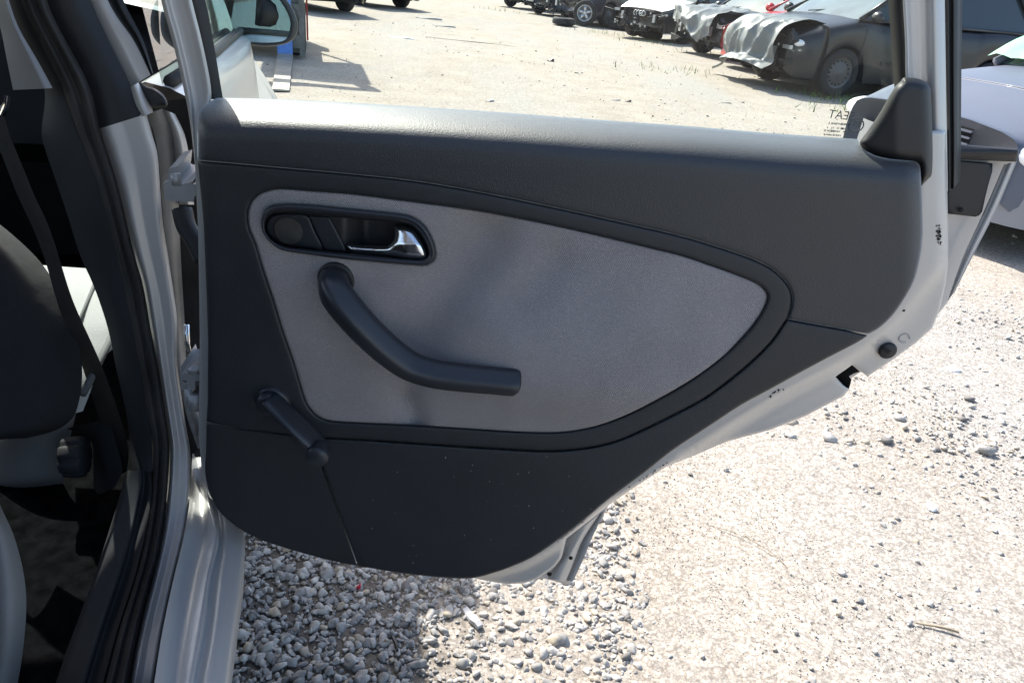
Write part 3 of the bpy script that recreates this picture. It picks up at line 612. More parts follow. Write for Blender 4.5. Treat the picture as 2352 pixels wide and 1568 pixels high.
# sill: boundaries across at stations down the picture (px), each with its own height
sillst = [(1041, [390, 408, 442, 452, 460, 468, 480, 492, 500]), (1142, [383, 400, 436, 447, 462, 478, 492, 512, 530]), (1226, [372, 390, 423, 434, 466, 498, 507, 520, 556]), (1327, [349, 362, 399, 413, 446, 478, 487, 512, 546]), (1444, [319, 332, 374, 400, 424, 460, 474, 498, 530]), (1568, [296, 310, 354, 385, 408, 437, 449, 478, 514]), (1700, [272, 288, 336, 370, 394, 416, 428, 458, 498])]
zs = [.345, .352, .350, .334, .328, .336, .322, .328, .318]
zs = zs[2:]; zz = np.array([[list(PZ(x, y, z)) for x, z in zip(xs_[2:], zs)] for y, xs_ in sillst])
G = [[cr(zz[:, k], 6)[i] for k in range(len(zs))] for i in range(6*(len(sillst)-1)+1)]
rows = [cr(np.array(g), 4) for g in G]
edge = [[p, p+np.array([.004, 0, -.006]), p+np.array([-.004, 0, -.09])] for p in [r[-1] for r in rows]]
rows = [list(r)+e[1:] for r, e in zip(rows, edge)]
MB().grid(rows).build('sill', silvM, car, True)
MB().grid([[W(s_, -.06-.03*(z < .2), z) for z in (.12, .2, .31)] for s_ in (-.95, 0, .6, 1.2)]).build('rocker_panel', gapM, car)
so_ = [(60, -190), (105, 0), (160, 110), (208, 201), (228, 293), (242, 336), (269, 420), (289, 504), (309, 588), (329, 655), (346, 756), (363, 840), (376, 924), (386, 991), (390, 1041), (383, 1142), (374, 1209), (364, 1276), (349, 1327), (319, 1444), (296, 1568), (275, 1680)]
si_ = [(-10, -190), (44, 0), (98, 110), (140, 201), (172, 293), (190, 336), (222, 420), (246, 504), (268, 588), (285, 655), (304, 756), (320, 840), (334, 924), (346, 991), (350, 1041), (346, 1142), (336, 1209), (322, 1276), (309, 1327), (270, 1444), (237, 1568), (205, 1680)]
YS = lambda y: np.interp(y, [-200, 262, 700, 900, 1041, 1142, 1290, 1568, 1700], [.99, .955, .94, .915, .885, .845, .755, .60, .55])
strip('door_seal', [(a, b, YS(b)+.015, c, d, YS(d)+.005) for (a, b), (c, d) in zip(si_, so_)], sealM, car, n=17, prof=[(0, 0), (.12, .010), (.3, .014), (.45, .008), (.5, .001), (.58, .012), (.75, .022), (.9, .016), (1, 0)])
ti_ = [(-60, -190), (5, 0), (60, 110), (105, 201), (95, 293), (101, 336), (130, 420), (158, 504), (184, 588), (215, 655), (249, 756), (265, 840), (285, 924), (296, 991), (299, 1041), (305, 1085), (318, 1120), (332, 1150)]
strip('pillar_trim', [(a, b, YS(b)+.06, c, d, YS(d)+.012) for (a, b), (c, d) in zip(ti_, si_[:15]+[(349, 1085), (347, 1120), (345, 1160)])], intM, car, n=9, bulge=.01)
sl_ = [(292, 1080), (283, 1109), (266, 1168), (249, 1222), (232, 1276), (215, 1326), (171, 1444), (124, 1568), (80, 1680)]
sr_ = [(345, 1080), (350, 1120), (344, 1168), (335, 1222), (322, 1276), (309, 1327), (270, 1444), (237, 1568), (205, 1680)]
strip('sill_trim', [(a, b, YS(b)+.015, c, d, YS(d)+.004) for (a, b), (c, d) in zip(sl_, sr_)], intM, car, n=13, prof=[(0, -.03), (.08, 0), (.5, .002), (.64, 0), (.66, -.012), (.85, -.010), (1, 0)])
strip('upper_pillar_trim', [(-80, -190, 1.0, -40, -190, .96), (-30, -20, 1.0, 14, -20, .955), (0, 60, 1.0, 40, 60, .95), (14, 130, .99, 81, 130, .945), (30, 207, .985, 121, 203, .94)], igrM, car, n=7, prof=[(0, 0), (.7, .012), (.78, .02), (1, .004)])
strip('belt_guide', [(8, 218, .93, 24, 222, .93), (2, 240, .93, 22, 246, .93), (-6, 262, .93, 10, 268, .93)], chrM, car, n=9, bulge=.01)
strip('pillar_applique', [(40, -190, .985, 130, -190, 1.0), (105, 0, .98, 207, 0, .995), (160, 110, .975, 258, 110, .985), (208, 201, .965, 302, 200, .975), (228, 294, .955, 334, 260, .965)], blackM, car, n=9, bulge=.006)
fd = strip('front_door', [(130, -190, 1.02, 178, -190, 1.02), (205, 0, 1.01, 247, 0, 1.01), (258, 110, 1.0, 308, 95, 1.0), (302, 199, .99, 347, 172, .99)], silvM, car, n=9, bulge=.004)
strip('glass_run', [(178, -190, 1.02, 212, -190, 1.02), (247, 0, 1.01, 283, 0, 1.01), (308, 95, 1.0, 328, 90, 1.0), (346, 173, .99, 352, 168, .99)], rubM, fd, n=9, prof=[(0, 0), (.15, .006), (.3, -.002), (.6, .007), (1, .003)])
strip('pillar_corner', [(300, 200, .96, 318, 190, .965), (312, 240, .955, 345, 238, .965), (328, 268, .95, 352, 258, .96)], silvM, car, n=7, bulge=.012)
panel('moulding_end', crc([(316, 191), (322, 188), (336, 199), (356, 204), (374, 217), (384, 233), (383, 244), (366, 249), (350, 248), (332, 228), (318, 208)], 4), lambda x, y: -.135+.0006*(x-350)*.5, blackM, fd, er=12, ra=.012, step=6, depth=.03, rings=(.1, .3, .5, .75, 1.))
# jamb between pillar and door
strip('jamb_face', [(338, 262, .985, 372, 250, .99), (352, 300, .985, 392, 290, .995), (364, 360, .985, 402, 350, 1.0), (372, 470, .985, 410, 460, 1.0), (384, 600, .98, 415, 590, 1.0), (404, 760, .97, 425, 750, .99), (408, 860, .95, 430, 850, .97), (430, 960, .93, 462, 950, .95), (455, 1030, .9, 480, 1020, .92)], mat('shaded jamb paint', (.22, .21, .195), .45, .1, var=.35, vscale=11), car, n=9, bulge=.004)  # jamb silver toned down, its shade is painted into the colour
strip('jamb_column', [(372, 250, 1.0, 402, 262, 1.0), (392, 300, 1.0, 424, 310, 1.0), (402, 360, 1.0, 436, 370, 1.0), (412, 470, 1.0, 446, 470, 1.0)], jambM, car, n=7, bulge=.015)
strip('jamb_back', [(330, 240, 1.05, 470, 220, 1.05), (350, 500, 1.05, 490, 500, 1.05), (380, 800, 1.03, 490, 800, 1.03), (400, 1050, .97, 500, 1050, .97)], gapM, car, n=4)
def block(name, pts, Y0, Y1, m, parent):
    n = len(pts); V = [PY(x, y, Y0) for x, y in pts]+[PY(x, y, Y0)+np.array([0, Y1-Y0, .012]) for x, y in pts]
    F = [list(range(n))]+[list(range(n, 2*n))[::-1]]+[[i, (i+1) % n+0, n+(i+1) % n, n+i] for i in range(n)]
    return mk(name, V, F, m, parent, False)
def hinge(blocks, cyl):
    h = block('hinge', blocks[0], .90, .955, brkM, car)
    for b in blocks[1:]: block('hinge_plate', b, .905, .95, brkM, h)
    for (x0, y0, x1, y1, r_) in cyl: MB().tube([PY(x0, y0, .90), PY(x1, y1, .90)], r_, 14).build('hinge_pin', brkM, h, True)
hinge([[(375, 421), (379, 461), (444, 464), (447, 450), (452, 450), (452, 424), (441, 423), (441, 418), (420, 424), (400, 421), (388, 416)], [(383, 420), (388, 388), (408, 382), (404, 420)]], [(402, 398, 406, 424, .006)])
hinge([[(413, 845), (417, 857), (462, 857), (462, 875), (448, 875), (448, 896), (430, 896), (428, 874), (414, 873)], [(414, 873), (414, 896), (430, 896), (430, 880)]], [(432, 892, 436, 930, .0055), (448, 905, 449, 938, .010), (446, 838, 452, 850, .012)])
MB().tube([PY(428, 745, .95), PY(430, 790, .95), PY(436, 815, .95)], .004, 10).build('check_rod', chrM, car, True)
MB().tube(cr([PY(418, 480, .97), PY(428, 520, .96), PY(452, 560, .95), (PY(470, 600, .94))], 5), .014, 12).build('cable_boot', rubM, car, True)
# body side ahead of the pillar: front door skin, fender, bonnet
G = []
def sidept(s, z):
    t = -.012+.03*math.sin(np.clip((s-.1)/1.0, 0, 1)*math.pi*.5)*.6+.012*math.exp(-((s-1.6)/.45)**2)-.035*max(0,s-.9); t -= .9*max(0, (s-2.05))**2
    t += -.25*max(0, z-.78)**1.6+.02*math.sin((z-.3)*3.5)-.03-(.80*max(0, z-.56)**1.2-.035)*np.clip((s-1.05)/.35, 0, 1)
    return W(s, t, z)
SS = np.r_[np.linspace(.19, 1.08, 14), np.linspace(1.14, 2.75, 34)]
def topz(s): return np.interp(s, [0, 1.1, 1.25, 1.6, 2.0, 2.4, 2.75], [.925, .915, .93, .88, .80, .70, .58])
for s in SS:
    zt = topz(s); zb = .18
    if abs(s-1.62) < .345: zb = max(zb, .31+math.sqrt(.345**2-(s-1.62)**2))
    line = [sidept(s, z) for z in np.linspace(zb, zt, 12)]; p = line[-1]
    line += [p-OU*.02+np.array([0, 0, .010]), p-OU*.05+np.array([0, 0, .016])]
    if s > 1.1: line += [p-OU*.25+np.array([0, 0, .045]), p-OU*.5+np.array([0, 0, .06]), p-OU*.8+np.array([0, 0, .065])]
    else: line += [p-OU*.06+np.array([0, 0, .012]), p-OU*.062+np.array([0, 0, -.02]), p-OU*.064+np.array([0, 0, -.2])]
    G.append(line)
k = 14; MB().grid(G[:k]).build('door_skin', silvM, fd, True); MB().grid(G[k:]).build('front_fender', silvM, car, True)
MB().grid([[q-OU*1.62*((OC-q)@OU*0+1)+0 for q in []]] if False else [[W(s, -1.6-(0), z) for z in (.28, .6, .92)] for s in (-1.9, -.9, 0, 1.0, 1.6, 2.3)]).build('far_side', silvM, car, True)
# front window pane, belt moulding
mb = MB(); mb.add([W(.2, -.065, .935), W(1.08, -.06, .925), W(.70, -.13, 1.37), W(.2, -.13, 1.40)], [(0, 1, 2, 3)]); mb.build('front_pane', fglassM, fd)
MB().tube([W(.2, -.055, .94), W(.6, -.045, .935), W(1.08, -.045, .93)], .009, 8).build('belt_strip', rubM, fd, True)
# mirror
mh = np.array([(505, -60), (497, 0), (508, 45), (530, 80), (560, 98), (600, 107), (640, 105), (668, 96), (682, 78), (684, 55), (672, 20), (650, -10), (620, -35), (580, -60), (540, -70)], float)
mo = crc(mh, 4); mi = scale_loop(crc(np.array([(518, -50), (512, 0), (522, 40), (540, 73), (555, 90), (570, 96), (610, 99), (645, 96), (660, 86), (667, 60), (664, 40), (650, 12), (628, -14), (596, -38), (556, -52)], float), 4), 0)
mo, mi = resample(mo, 64), resample(mi, 64); c_ = mo.mean(0)
YM = 1.84; rows = []
for f, Y in ((.98, YM+.09), (1.0, YM+.05), (1.0, YM+.015), (.985, YM)): rows.append([PY(*(c_+(p-c_)*f), Y) for p in mo])
rows.append([PY(*(p*.35+q*.65), YM-.006) for p, q in zip(mo, mi)]); rows.append([PY(*p, YM) for p in mi]); rows.append([PY(*p, YM+.02) for p in mi])
rows = [[PY(*(c_+(p-c_)*.6), YM+.15) for p in mo]]+rows
m_ = MB().grid(rows, True); m_.F.append(list(range(64))); mhou = m_.build('mirror_housing', mat('mirror housing plastic', (.045, .05, .055), .45, bump=.1, bscale=400), fd, True)
gl = [PY(*p, YM+.008) for p in mi]; cg = np.mean(gl, 0); nrm = np.array([.13, -1, .05])
gl2 = []
for p in gl: gl2.append(np.array([p[0], cg[1]-((p[0]-cg[0])*nrm[0]+(p[2]-cg[2])*nrm[2])/nrm[1]*1.0, p[2]]))
mk('mirror_glass', gl2, [list(range(64))], mirM, fd, False)
MB().tube([W(1.04, .0, .98), W(1.08, .07, .97), PY(520, 30, YM+.08)], [.035, .028, .03], 10).build('mirror_arm', blackM, fd, True)
strip('mirror_sail', [(466, -60, 1.70, 514, -60, 1.80), (478, 0, 1.70, 516, 0, 1.80), (486, 60, 1.70, 524, 60, 1.80), (494, 104, 1.70, 540, 94, 1.80)], blackM, fd, n=5, bulge=.02)
# roof, windscreen, A-pillars, rear quarter (above and behind the picture, they carry the shade)
G = [[W(s, t, z0-.05*abs((t+.73)/.55)**2.2-.02*abs(s+.3)**1.5) for t in np.linspace(-.215, -1.30, 12)] for s, z0 in ((-1.75, 1.40), (-1.2, 1.45), (-.6, 1.47), (0, 1.47), (.5, 1.455), (1.0, 1.42))]
MB().grid(G).build('roof', silvM, car, True)
for P_, r_ in [([W(1.0, t0, 1.37), W(1.3, (t0+t1)/2, 1.18), W(1.62, t1, .94)], .03) for t0, t1 in ((-.215, -.06), (-1.30, -1.5))]+[([W(0, -1.3, 1.38), W(0, -1.5, .9)], .05)]:
    MB().tube(P_, r_, 8).build('roof_pillar', silvM, car, True)
for P_, r_ in (([W(-.62, -.215, 1.40), W(1.0, -.215, 1.375)], .022), ([W(-1.7, -1.3, 1.36), W(1.0, -1.3, 1.375)], .03)): MB().tube(P_, r_, 8).build('roof_rail', silvM, car, True)
mb = MB(); mb.add([W(1.02, -.26, 1.40), W(1.02, -1.26, 1.40), W(1.6, -1.46, .96), W(1.6, -.1, .96)], [(0, 1, 2, 3)]); mb.build('windscreen', glass('windscreen glass', (.85, .92, .9), .8, .01), car)
G = [[W(s, -.03-.0*z, z) for z in (.25, .6, .93)]+[W(s, -.2, 1.38)] for s in (-1.12, -1.5, -1.9)]
MB().grid(G).build('rear_quarter', silvM, car, True)
MB().grid([[W(-1.9, t, z) for z in (.3, .9, 1.35)] for t in (-.05, -.8, -1.58)]).build('tailgate', silvM, car, True)
# cabin
MB().grid([[W(s, t, .20) for t in (-.10, -.8, -1.55)] for s in (-1.2, 0, 1.45)]).build('cabin_floor', carpM, car)
MB().grid([[W(s, t, z) for t in (-.08, -.8, -1.54)] for s, z in ((1.55, .93), (1.25, .93), (1.12, .86), (1.12, .62), (1.4, .5), (1.45, .2))]).build('dashboard', intM, car)
MB().grid([[W(s, -1.5, z) for z in (.2, .6, .92)] for s in (-1.2, 0, 1.4)]).build('far_door_trim', intM, car)
MB().grid([[W(s, -.09, z) for z in (.2, .5, .9)] for s in (.45, .8, 1.4)]).build('front_door_trim', intM, car)
MB().grid([[W(-1.1-.1*(z-.5), t, z) for z in (.2, .5, 1.1)] for t in (-.1, -.8, -1.5)]).build('rear_seat_back', coverM, car)
# front seat
for nm, c_, d_ in (('driver_seat_base', (.42, -1.12, .33), (.62, .5, .26)), ('driver_seat_back', (.10, -1.12, .75), (.16, .5, .75))):
    MB().box((0, 0, 0), d_, None).build(nm, coverM, car).matrix_local = Matrix(((AX[0], OU[0], 0, W(*c_)[0]-OC[0]), (AX[1], OU[1], 0, W(*c_)[1]-OC[1]), (0, 0, 1, c_[2]), (0, 0, 0, 1)))
fs = strip('front_seat', [(-120, 940, 1.15, 176, 940, 1.06), (-120, 985, 1.12, 171, 965, 1.05), (-120, 1040, 1.10, 160, 1010, 1.03), (-120, 1085, 1.08, 149, 1070, 1.02), (-120, 1118, 1.07, 147, 1108, 1.02), (-120, 1140, 1.09, 128, 1128, 1.05)], lthM, car, n=13, bulge=.05)
strip('seat_cover', [(-160, 470, 1.18, -10, 508, 1.12), (-160, 520, 1.15, 30, 540, 1.10), (-160, 560, 1.12, 87, 594, 1.08), (-160, 640, 1.10, 126, 650, 1.05), (-160, 720, 1.08, 158, 720, 1.02), (-160, 800, 1.05, 184, 800, 0.99), (-160, 870, 1.03, 189, 870, 0.96), (-160, 930, 1.01, 181, 924, 0.94), (-160, 975, 0.99, 166, 962, 0.93), (-140, 1005, 0.98, 125, 990, 0.92), (-140, 1016, 0.98, 60, 1006, 0.93)], coverM, fs, n=17, bulge=.07)
G = [[PZ(x, y, z) for x, y in r] for r, z in (([(60, 606), (140, 612), (222, 618), (300, 624)], .52), ([(60, 660), (150, 668), (228, 672), (310, 680)], .515), ([(90, 730), (170, 735), (250, 738), (330, 742)], .50), ([(110, 780), (180, 783), (246, 780), (290, 776)], .485), ([(120, 840), (180, 840), (222, 832), (232, 828)], .465), ([(130, 900), (170, 900), (205, 890), (212, 888)], .44), ([(140, 950), (165, 950), (186, 945), (190, 944)], .41))]
MB().grid(cr(np.array([cr(np.array(g), 4) for g in G]).reshape(len(G), -1), 5).reshape(-1, 13, 3)).build('seat_cushion', cushM, fs, True)
pipM = mat('grey piping', (.10, .105, .105), .8)
for P_, r_ in (([PZ(140, 790, .478), PZ(182, 738, .503), PZ(222, 640, .523)], .003), ([PZ(190, 905, .452), PZ(228, 832, .468), PZ(262, 760, .49)], .006)): MB().tube(P_, r_, 8).build('seat_piping', pipM, fs, True)
strip('side_shield', [(150, 985, 1.04, 250, 960, 1.00), (205, 1000, 1.03, 262, 1000, .99), (214, 1040, 1.02, 276, 1050, .98), (214, 1090, 1.02, 282, 1082, .97), (216, 1140, 1.02, 262, 1120, .97)], intM, fs, n=7, bulge=.01)
kc = PY(184, 1048, .985); n = 72; prof = [(-.026, .028), (-.024, .034), (-.010, .036), (.004, .036), (.008, .034), (.010, .028), (.010, 0)]; Vv = []
kx = np.array([.955, .25, .05]); kx /= np.linalg.norm(kx); ka = np.cross((0, 0, 1.), kx); ka /= np.linalg.norm(ka); kz = np.cross(kx, ka)
for q_, r_ in prof:
    for k in range(n):
        t = 2*math.pi*k/n; rr = r_*(1-.16*max(0, math.cos(t*7))**2); Vv.append(kc+kx*q_+(ka*math.cos(t)+kz*math.sin(t))*rr)
mk('recline_knob', Vv, [(i*n+k, i*n+(k+1) % n, (i+1)*n+(k+1) % n, (i+1)*n+k) for i in range(len(prof)-1) for k in range(n)], intM, fs)
bl = [(-12, 270, 22), (8, 320, 17), (40, 400, 18), (62, 455, 18), (94, 521, 18), (125, 611, 16), (152, 702, 18), (205, 823, 21), (240, 924, 24), (266, 1000, 22), (281, 1045, 15), (286, 1085, 5)]
m4 = Matrix(((AX[0], OU[0], 0, 0), (AX[1], OU[1], 0, 0), (0, 0, 1, 0), (0, 0, 0, 1)))
for nm, c_, d_ in (('seat_base', (.52, -.50, .29), (.55, .60, .22)), ('seat_core', (.27, -.50, .66), (.12, .42, .5)), ('headrest', (.22, -.46, 1.08), (.10, .24, .18))):
    o_ = MB().box((0, 0, 0), d_).build(nm, coverM, fs); o_.matrix_local = Matrix.Translation(Vector(W(*c_)-OC)) @ m4
strip('seat_belt', [(x-hw, y+3, 1.0, x+hw, y-3, .995) for x, y, hw in bl], beltM, car, n=5, bulge=.003)
strip('rear_seat', [(-60, 1130, .70, -4, 1150, .70), (-60, 1170, .70, 12, 1185, .69), (-60, 1226, .69, 31, 1226, .67), (-60, 1293, .67, 50, 1293, .65), (-60, 1360, .65, 60, 1360, .63), (-60, 1430, .63, 59, 1430, .61), (-60, 1528, .61, 48, 1528, .59), (-60, 1640, .58, 26, 1640, .57)], lthM, car, n=11, bulge=.03)

# ------------------------------------------------------------------ vehicles in the yard
winM = mat('dark car window', (.03, .04, .042), .05, coat=.3)
wsM = mat('windscreen', (.10, .14, .15), .06, coat=.5, var=.35, vscale=2.5)
tyreM = mat('tyre rubber', (.020, .020, .021), .8, bump=.3, bscale=60, var=.3, vscale=15)
alloyM = mat('alloy rim', (.62, .63, .65), .3, .7)
steelM = mat('steel rim', (.09, .09, .095), .5, .4)
lampM = mat('headlamp lens', (.82, .83, .84), .2, .0, coat=.6)
pBlack = mat('black car paint', (.010, .011, .013), .38, coat=.2, var=.2, vscale=3); pWhite = mat('white car paint', (.78, .78, .78), .3, coat=.5)
pRed = mat('red car paint', (.42, .02, .025), .3, coat=.4); pSilv = mat('silver blue car paint', (.105, .118, .15), .45, .0, coat=.05, var=.06, vscale=2, spec=.3)
pGrey = mat('grey car paint', (.05, .052, .06), .35, .3, coat=.3); pDk = mat('dark blue car paint', (.02, .022, .04), .3, coat=.5)
pBay = mat('engine bay parts', (.018, .018, .018), .6, var=.6, vscale=12); pMet = mat('bare crash steel', (.5, .5, .49), .4, .6)
tarpM = mat('grey tarpaulin', (.17, .182, .182), .42, bump=.2, bscale=25, var=.12, vscale=4)
filmM = mat('green plastic film', (.30, .62, .36), .3, bump=.4, bscale=14, var=.25, vscale=5)
greyBump = mat('grey bumper plastic', (.24, .245, .26), .5)

def wheel(parent, x, y, r=.31, wd=.2, rim=steelM, spokes=0, side=1):
    m = MB().lathe((x, y-wd/2, r), (0, 1, 0), [(.0, r*.66), (.012, r*.9), (.03, r*.985), (.05, r), (wd-.05, r), (wd-.03, r*.985), (wd-.012, r*.9), (wd, r*.66), (wd-.04, r*.62), (.04, r*.62), (0, r*.66)], 32)
    wv = m.build('wheel', tyreM, parent, True); yo = y+side*(wd/2-.03)
    mb = MB(); 
    if spokes:
        mb.lathe((x, yo, r), (0, side, 0), [(-.05, r*.6), (.0, r*.66), (.012, r*.64), (.0, r*.58), (-.05, r*.56)], 32)
        mb.lathe((x, yo, r), (0, side, 0), [(-.03, r*.14), (.004, r*.14), (.012, r*.1), (.012, 0)], 16)
        for k in range(spokes):
            a = 2*math.pi*k/spokes+.3; d = np.array([math.cos(a), 0, math.sin(a)]); c = np.array([x, yo-.01, r])
            p = np.array([-math.sin(a), 0, math.cos(a)]); V = []
            for q, hw in ((.1, .17), (.62, .11)):
                for sg in (-1, 1):
                    for dy in (-.02, .012): V.append(c+d*r*q+p*r*hw*sg*.8+np.array([0, side*dy, 0]))
            mb.add(V, [(0, 1, 3, 2), (4, 6, 7, 5), (0, 4, 5, 1), (2, 3, 7, 6), (0, 2, 6, 4), (1, 5, 7, 3)])
    else:
        mb.lathe((x, yo, r), (0, side, 0), [(-.05, r*.62), (.004, r*.67), (.008, r*.63), (-.02, r*.56), (-.012, r*.45), (.004, r*.36), (.002, r*.2), (.015, r*.14), (.015, 0)], 32)
    o = mb.build('rim', rim, wv, True)
    if not spokes:
        h = MB()
        for k in range(16):
            a = 2*math.pi*k/16; h.ell((x+math.cos(a)*r*.5, yo-side*.012, r+math.sin(a)*r*.5), (.014, .01, .014), 8, 4)
        h.build('rim_holes', pitchM, wv, True)['kind'] = 'stuff'
    return wv
def yard_car(name, label, front, head, paint, L=4.1, Wd=1.7, hn=.70, hc=.98, xc=1.05, xr0=1.75, xr1=3.5, xt=3.95, H=1.45, ax1=.80, ax2=3.3, r=.31, rim=steelM, spokes=0, bonnet=None, lower=None, lamps=True, grille=True, plug=None, film=None, group=None, cat='car', nose=True, bumper=None, mirrors=True, sidewin=winM, lampw=.18):
    """local x runs backwards from the nose (negative), y to the car's left, origin under the nose"""
    ang = math.atan2(head[1], head[0]); t = thing(name, label, cat, (front[0], front[1], 0), ang, group)
    hb = hc+.06
    xs_ = np.unique(np.r_[np.linspace(0, .5, 9)**1.3/.5**.3, np.linspace(.5, L-.3, 60), np.linspace(L-.3, L, 6), np.linspace(ax1-.36, ax1+.36, 17), np.linspace(ax2-.36, ax2+.36, 17)])
    rows = []; top = lambda d: np.interp(d, [0, .12, .5, xc, xt, L], [hn-.025, hn, hn+(hc-hn)*.55, hc, hb, hb-.12])
    for d in xs_:
        hw = Wd/2*(1-.20*max(0, 1-d/.55)**2.2-.10*max(0, 1-(L-d)/.35)**2); zb = .22+.10*max(0, 1-d/.15)
        for ax in (ax1, ax2):
            if abs(d-ax) < r+.05: zb = max(zb, r+math.sqrt((r+.05)**2-(d-ax)**2)*.98)
        zt = max(top(d), zb+.03); sec = []
        for f, yw in ((0, .97), (.12, .99), (.35, 1.0), (.6, 1.0), (.8, .985), (.92, .955), (.98, .90)): sec.append((-d, hw*yw, zb+(zt-zb)*f))
        up = [(-d, hw*.78, zt+.012), (-d, hw*.45, zt+.03), (-d, 0, zt+.037)]
        half = sec+up; rows.append(half+[(x, -y, z) for x, y, z in half[-2::-1]])
    m = MB().grid(rows); nn = len(rows[0]); m.F.append(list(range(nn))); m.F.append(list(range((len(rows)-1)*nn, len(rows)*nn))[::-1])
    body = m.build('body', paint, t, True)
    MB().box((-L/2, 0, .40), (L-.5, Wd*.72, .36)).build('underbody', pitchM, t)
    # cabin
    yb, yt_ = Wd/2*.92, Wd/2*.70; zb = hc+.01; zr = H
    def P(d, f, sgn):                                    # f 0 belt..1 roof
        return None
    rf = [[(-d, y*yt_, zr-.035*(abs(y)**2)-.02*((d-(xr0+xr1)/2)/((xr1-xr0)/2))**2) for y in np.linspace(-1, 1, 9)] for d in np.linspace(xr0, xr1, 7)]
    MB().grid(rf).build('roof', paint, t, True)
    zr2 = zr-.055
    def quad(name_, pts, m_): return MB().add(pts, [(0, 1, 2, 3)]).build(name_, m_, t)
    ws = [[tuple(np.array([-xc, y*yb*.94, zb])*(1-f)+np.array([-xr0, y*yt_*.96, zr2+.03*(1-y*y)])*f+np.array([.05*(1-y*y), 0, .03*math.sin(f*3.14)])) for y in np.linspace(-1, 1, 9)] for f in np.linspace(0, 1, 6)]
    MB().grid(ws).build('windscreen', wsM, t, True)
    quad('rear_window', [(-xt, -yb*.9, hb), (-xt, yb*.9, hb), (-xr1, yt_*.95, zr2), (-xr1, -yt_*.95, zr2)], winM)
    for sg in (1, -1):
        Bf = lambda d: np.array([-d, sg*yb, zb+(hb-zb)*(d-xc)/(xt-xc)]); Tf = lambda d: np.array([-d, sg*yt_, zr2])
        bar = lambda nm, a, b, r_: MB().tube([a, b], r_, 6).build(nm, paint, t, True)
        bar('roof_pillar', Bf(xc-.02), Tf(xr0), .032); bar('roof_pillar', Bf(xt), Tf(xr1), .05); bar('roof_rail', Tf(xr0), Tf(xr1), .03); bar('belt_rail', Bf(xc), Bf(xt), .025)
        md = xc+(xt-xc)*.47; mt = xr0+(xr1-xr0)*.38; bar('roof_pillar', Bf(md), Tf(mt), .03)
        q1 = md-.35*(md-xc)*1.6; 
        for a_, b_, c_2, d_ in ((xc+.06, md, xr0+.05, mt), (md, xt-.05, mt, xr1-.03)):
            V = [Bf(a_)*1+np.array([0, -sg*.02, 0]), Bf(b_)+np.array([0, -sg*.02, 0]), Tf(d_)+np.array([0, -sg*.02, 0]), Tf(c_2)+np.array([0, -sg*.02, 0])]
            quad('side_window', V, film if (film and a_ == md) else sidewin)
        if mirrors: MB().ell((-xc-.12, sg*(Wd/2+.09), hc+.06), (.07, .10, .075), 12, 8).build('wing_mirror', paint if mirrors is True else mirrors, t, True)
        for nm, c_3, d_3 in (('door_gap', (-md-.02, sg*(Wd/2+.001), .62), (.006, .006, .62)), ('door_gap', (-xc-.10, sg*(Wd/2+.001), .62), (.006, .006, .62)), ('door_handle', (-(md-.15), sg*(Wd/2+.004), .74), (.16, .02, .035)), ('rub_strip', (-(ax1+ax2)/2, sg*(Wd/2+.002), .50), (1.5, .015, .05))): MB().box(c_3, d_3).build(nm, blackM, t)
        for ax in (ax1, ax2): wheel(t, -ax, sg*(Wd/2-.13), r, .2, rim, spokes, sg)
    if bonnet:
        rr = [[(-d, y*Wd/2*.86*(1-.2*max(0, 1-d/.55)**2.2), top(d)+.05-.035*y*y) for y in np.linspace(-1, 1, 9)] for d in np.linspace(.02, xc-.05, 8)]
        rr = [[(x-.0, y, z-.10) for x, y, z in rr[0]]]+rr
        MB().grid(rr).build('bonnet', bonnet, t, True)
    if lamps:
        for sg in (1, -1): MB().ell((-.15, sg*Wd*.36, hn-.10), (.15, lampw, .07 if lampw < .2 else .085), 18, 10).build('headlight', lampM, t, True)
    if grille:
        g = MB()
        g.box((-.015, 0, hn-.10), (.03, Wd*.42, .13)); gg = g.build('grille', pitchM, t)
        for k in range(4): MB().box((.006, 0, hn-.15+k*.033), (.02, Wd*.42, .010)).build('grille_bar', chrM if bonnet is pWhite else paint, gg)
    if bumper:
        m = MB().grid([[(x_, y, z) for (x_, y) in cr([(-.42, -Wd*.505), (-.12, -Wd*.45), (.03, -Wd*.25), (.06, 0), (.03, Wd*.25), (-.12, Wd*.45), (-.42, Wd*.505)], 5)] for z in (.20, .24, .34, .44, .50, .52)])
        m.build('bumper', bumper, t, True)
    h = MB(); h.tube([(-xc+.03, -.3, hc+.05), (-xc-.10, .05, hc+.10), (-xc-.12, .45, hc+.10)], .008, 5); h.build('wiper', blackM, t)
    return t
def clutter(t, Wd, seed, hi=.75):
    g = np.random.default_rng(seed)
    for k in range(34):
        c = (g.uniform(-.25, .04), g.uniform(-Wd*.44, Wd*.44), g.uniform(.28, hi)); MB().box(c, (g.uniform(.03, .12), g.uniform(.04, .25), g.uniform(.03, .16)), np.array(Matrix.Rotation(g.uniform(0, 3), 3, 'X'))).build('engine_part', pBay, t)
    for k in range(12):
        a = np.array([.03, g.uniform(-Wd*.42, Wd*.42), g.uniform(.3, hi)]); MB().tube(cr([a, a+[.05, g.normal(0, .15), g.normal(0, .1)], a+[.02, g.normal(0, .25), g.normal(-.1, .12)]], 4), .010, 5).build('cable', pBay, t, True)
    for sg in (-1, 1):
        MB().box((.05, sg*Wd*.27, .50), (.06, .07, .17)).build('crash_bracket', pMet, t); MB().box((.0, sg*Wd*.40, .60), (.05, .16, .05)).build('lamp_bracket', pMet, t)
    for k in range(12): MB().box((.06, g.uniform(-Wd*.4, Wd*.4), g.uniform(.3, hi)), (.02, g.uniform(.02, .07), g.uniform(.015, .06))).build('metal_clip', pMet, t)
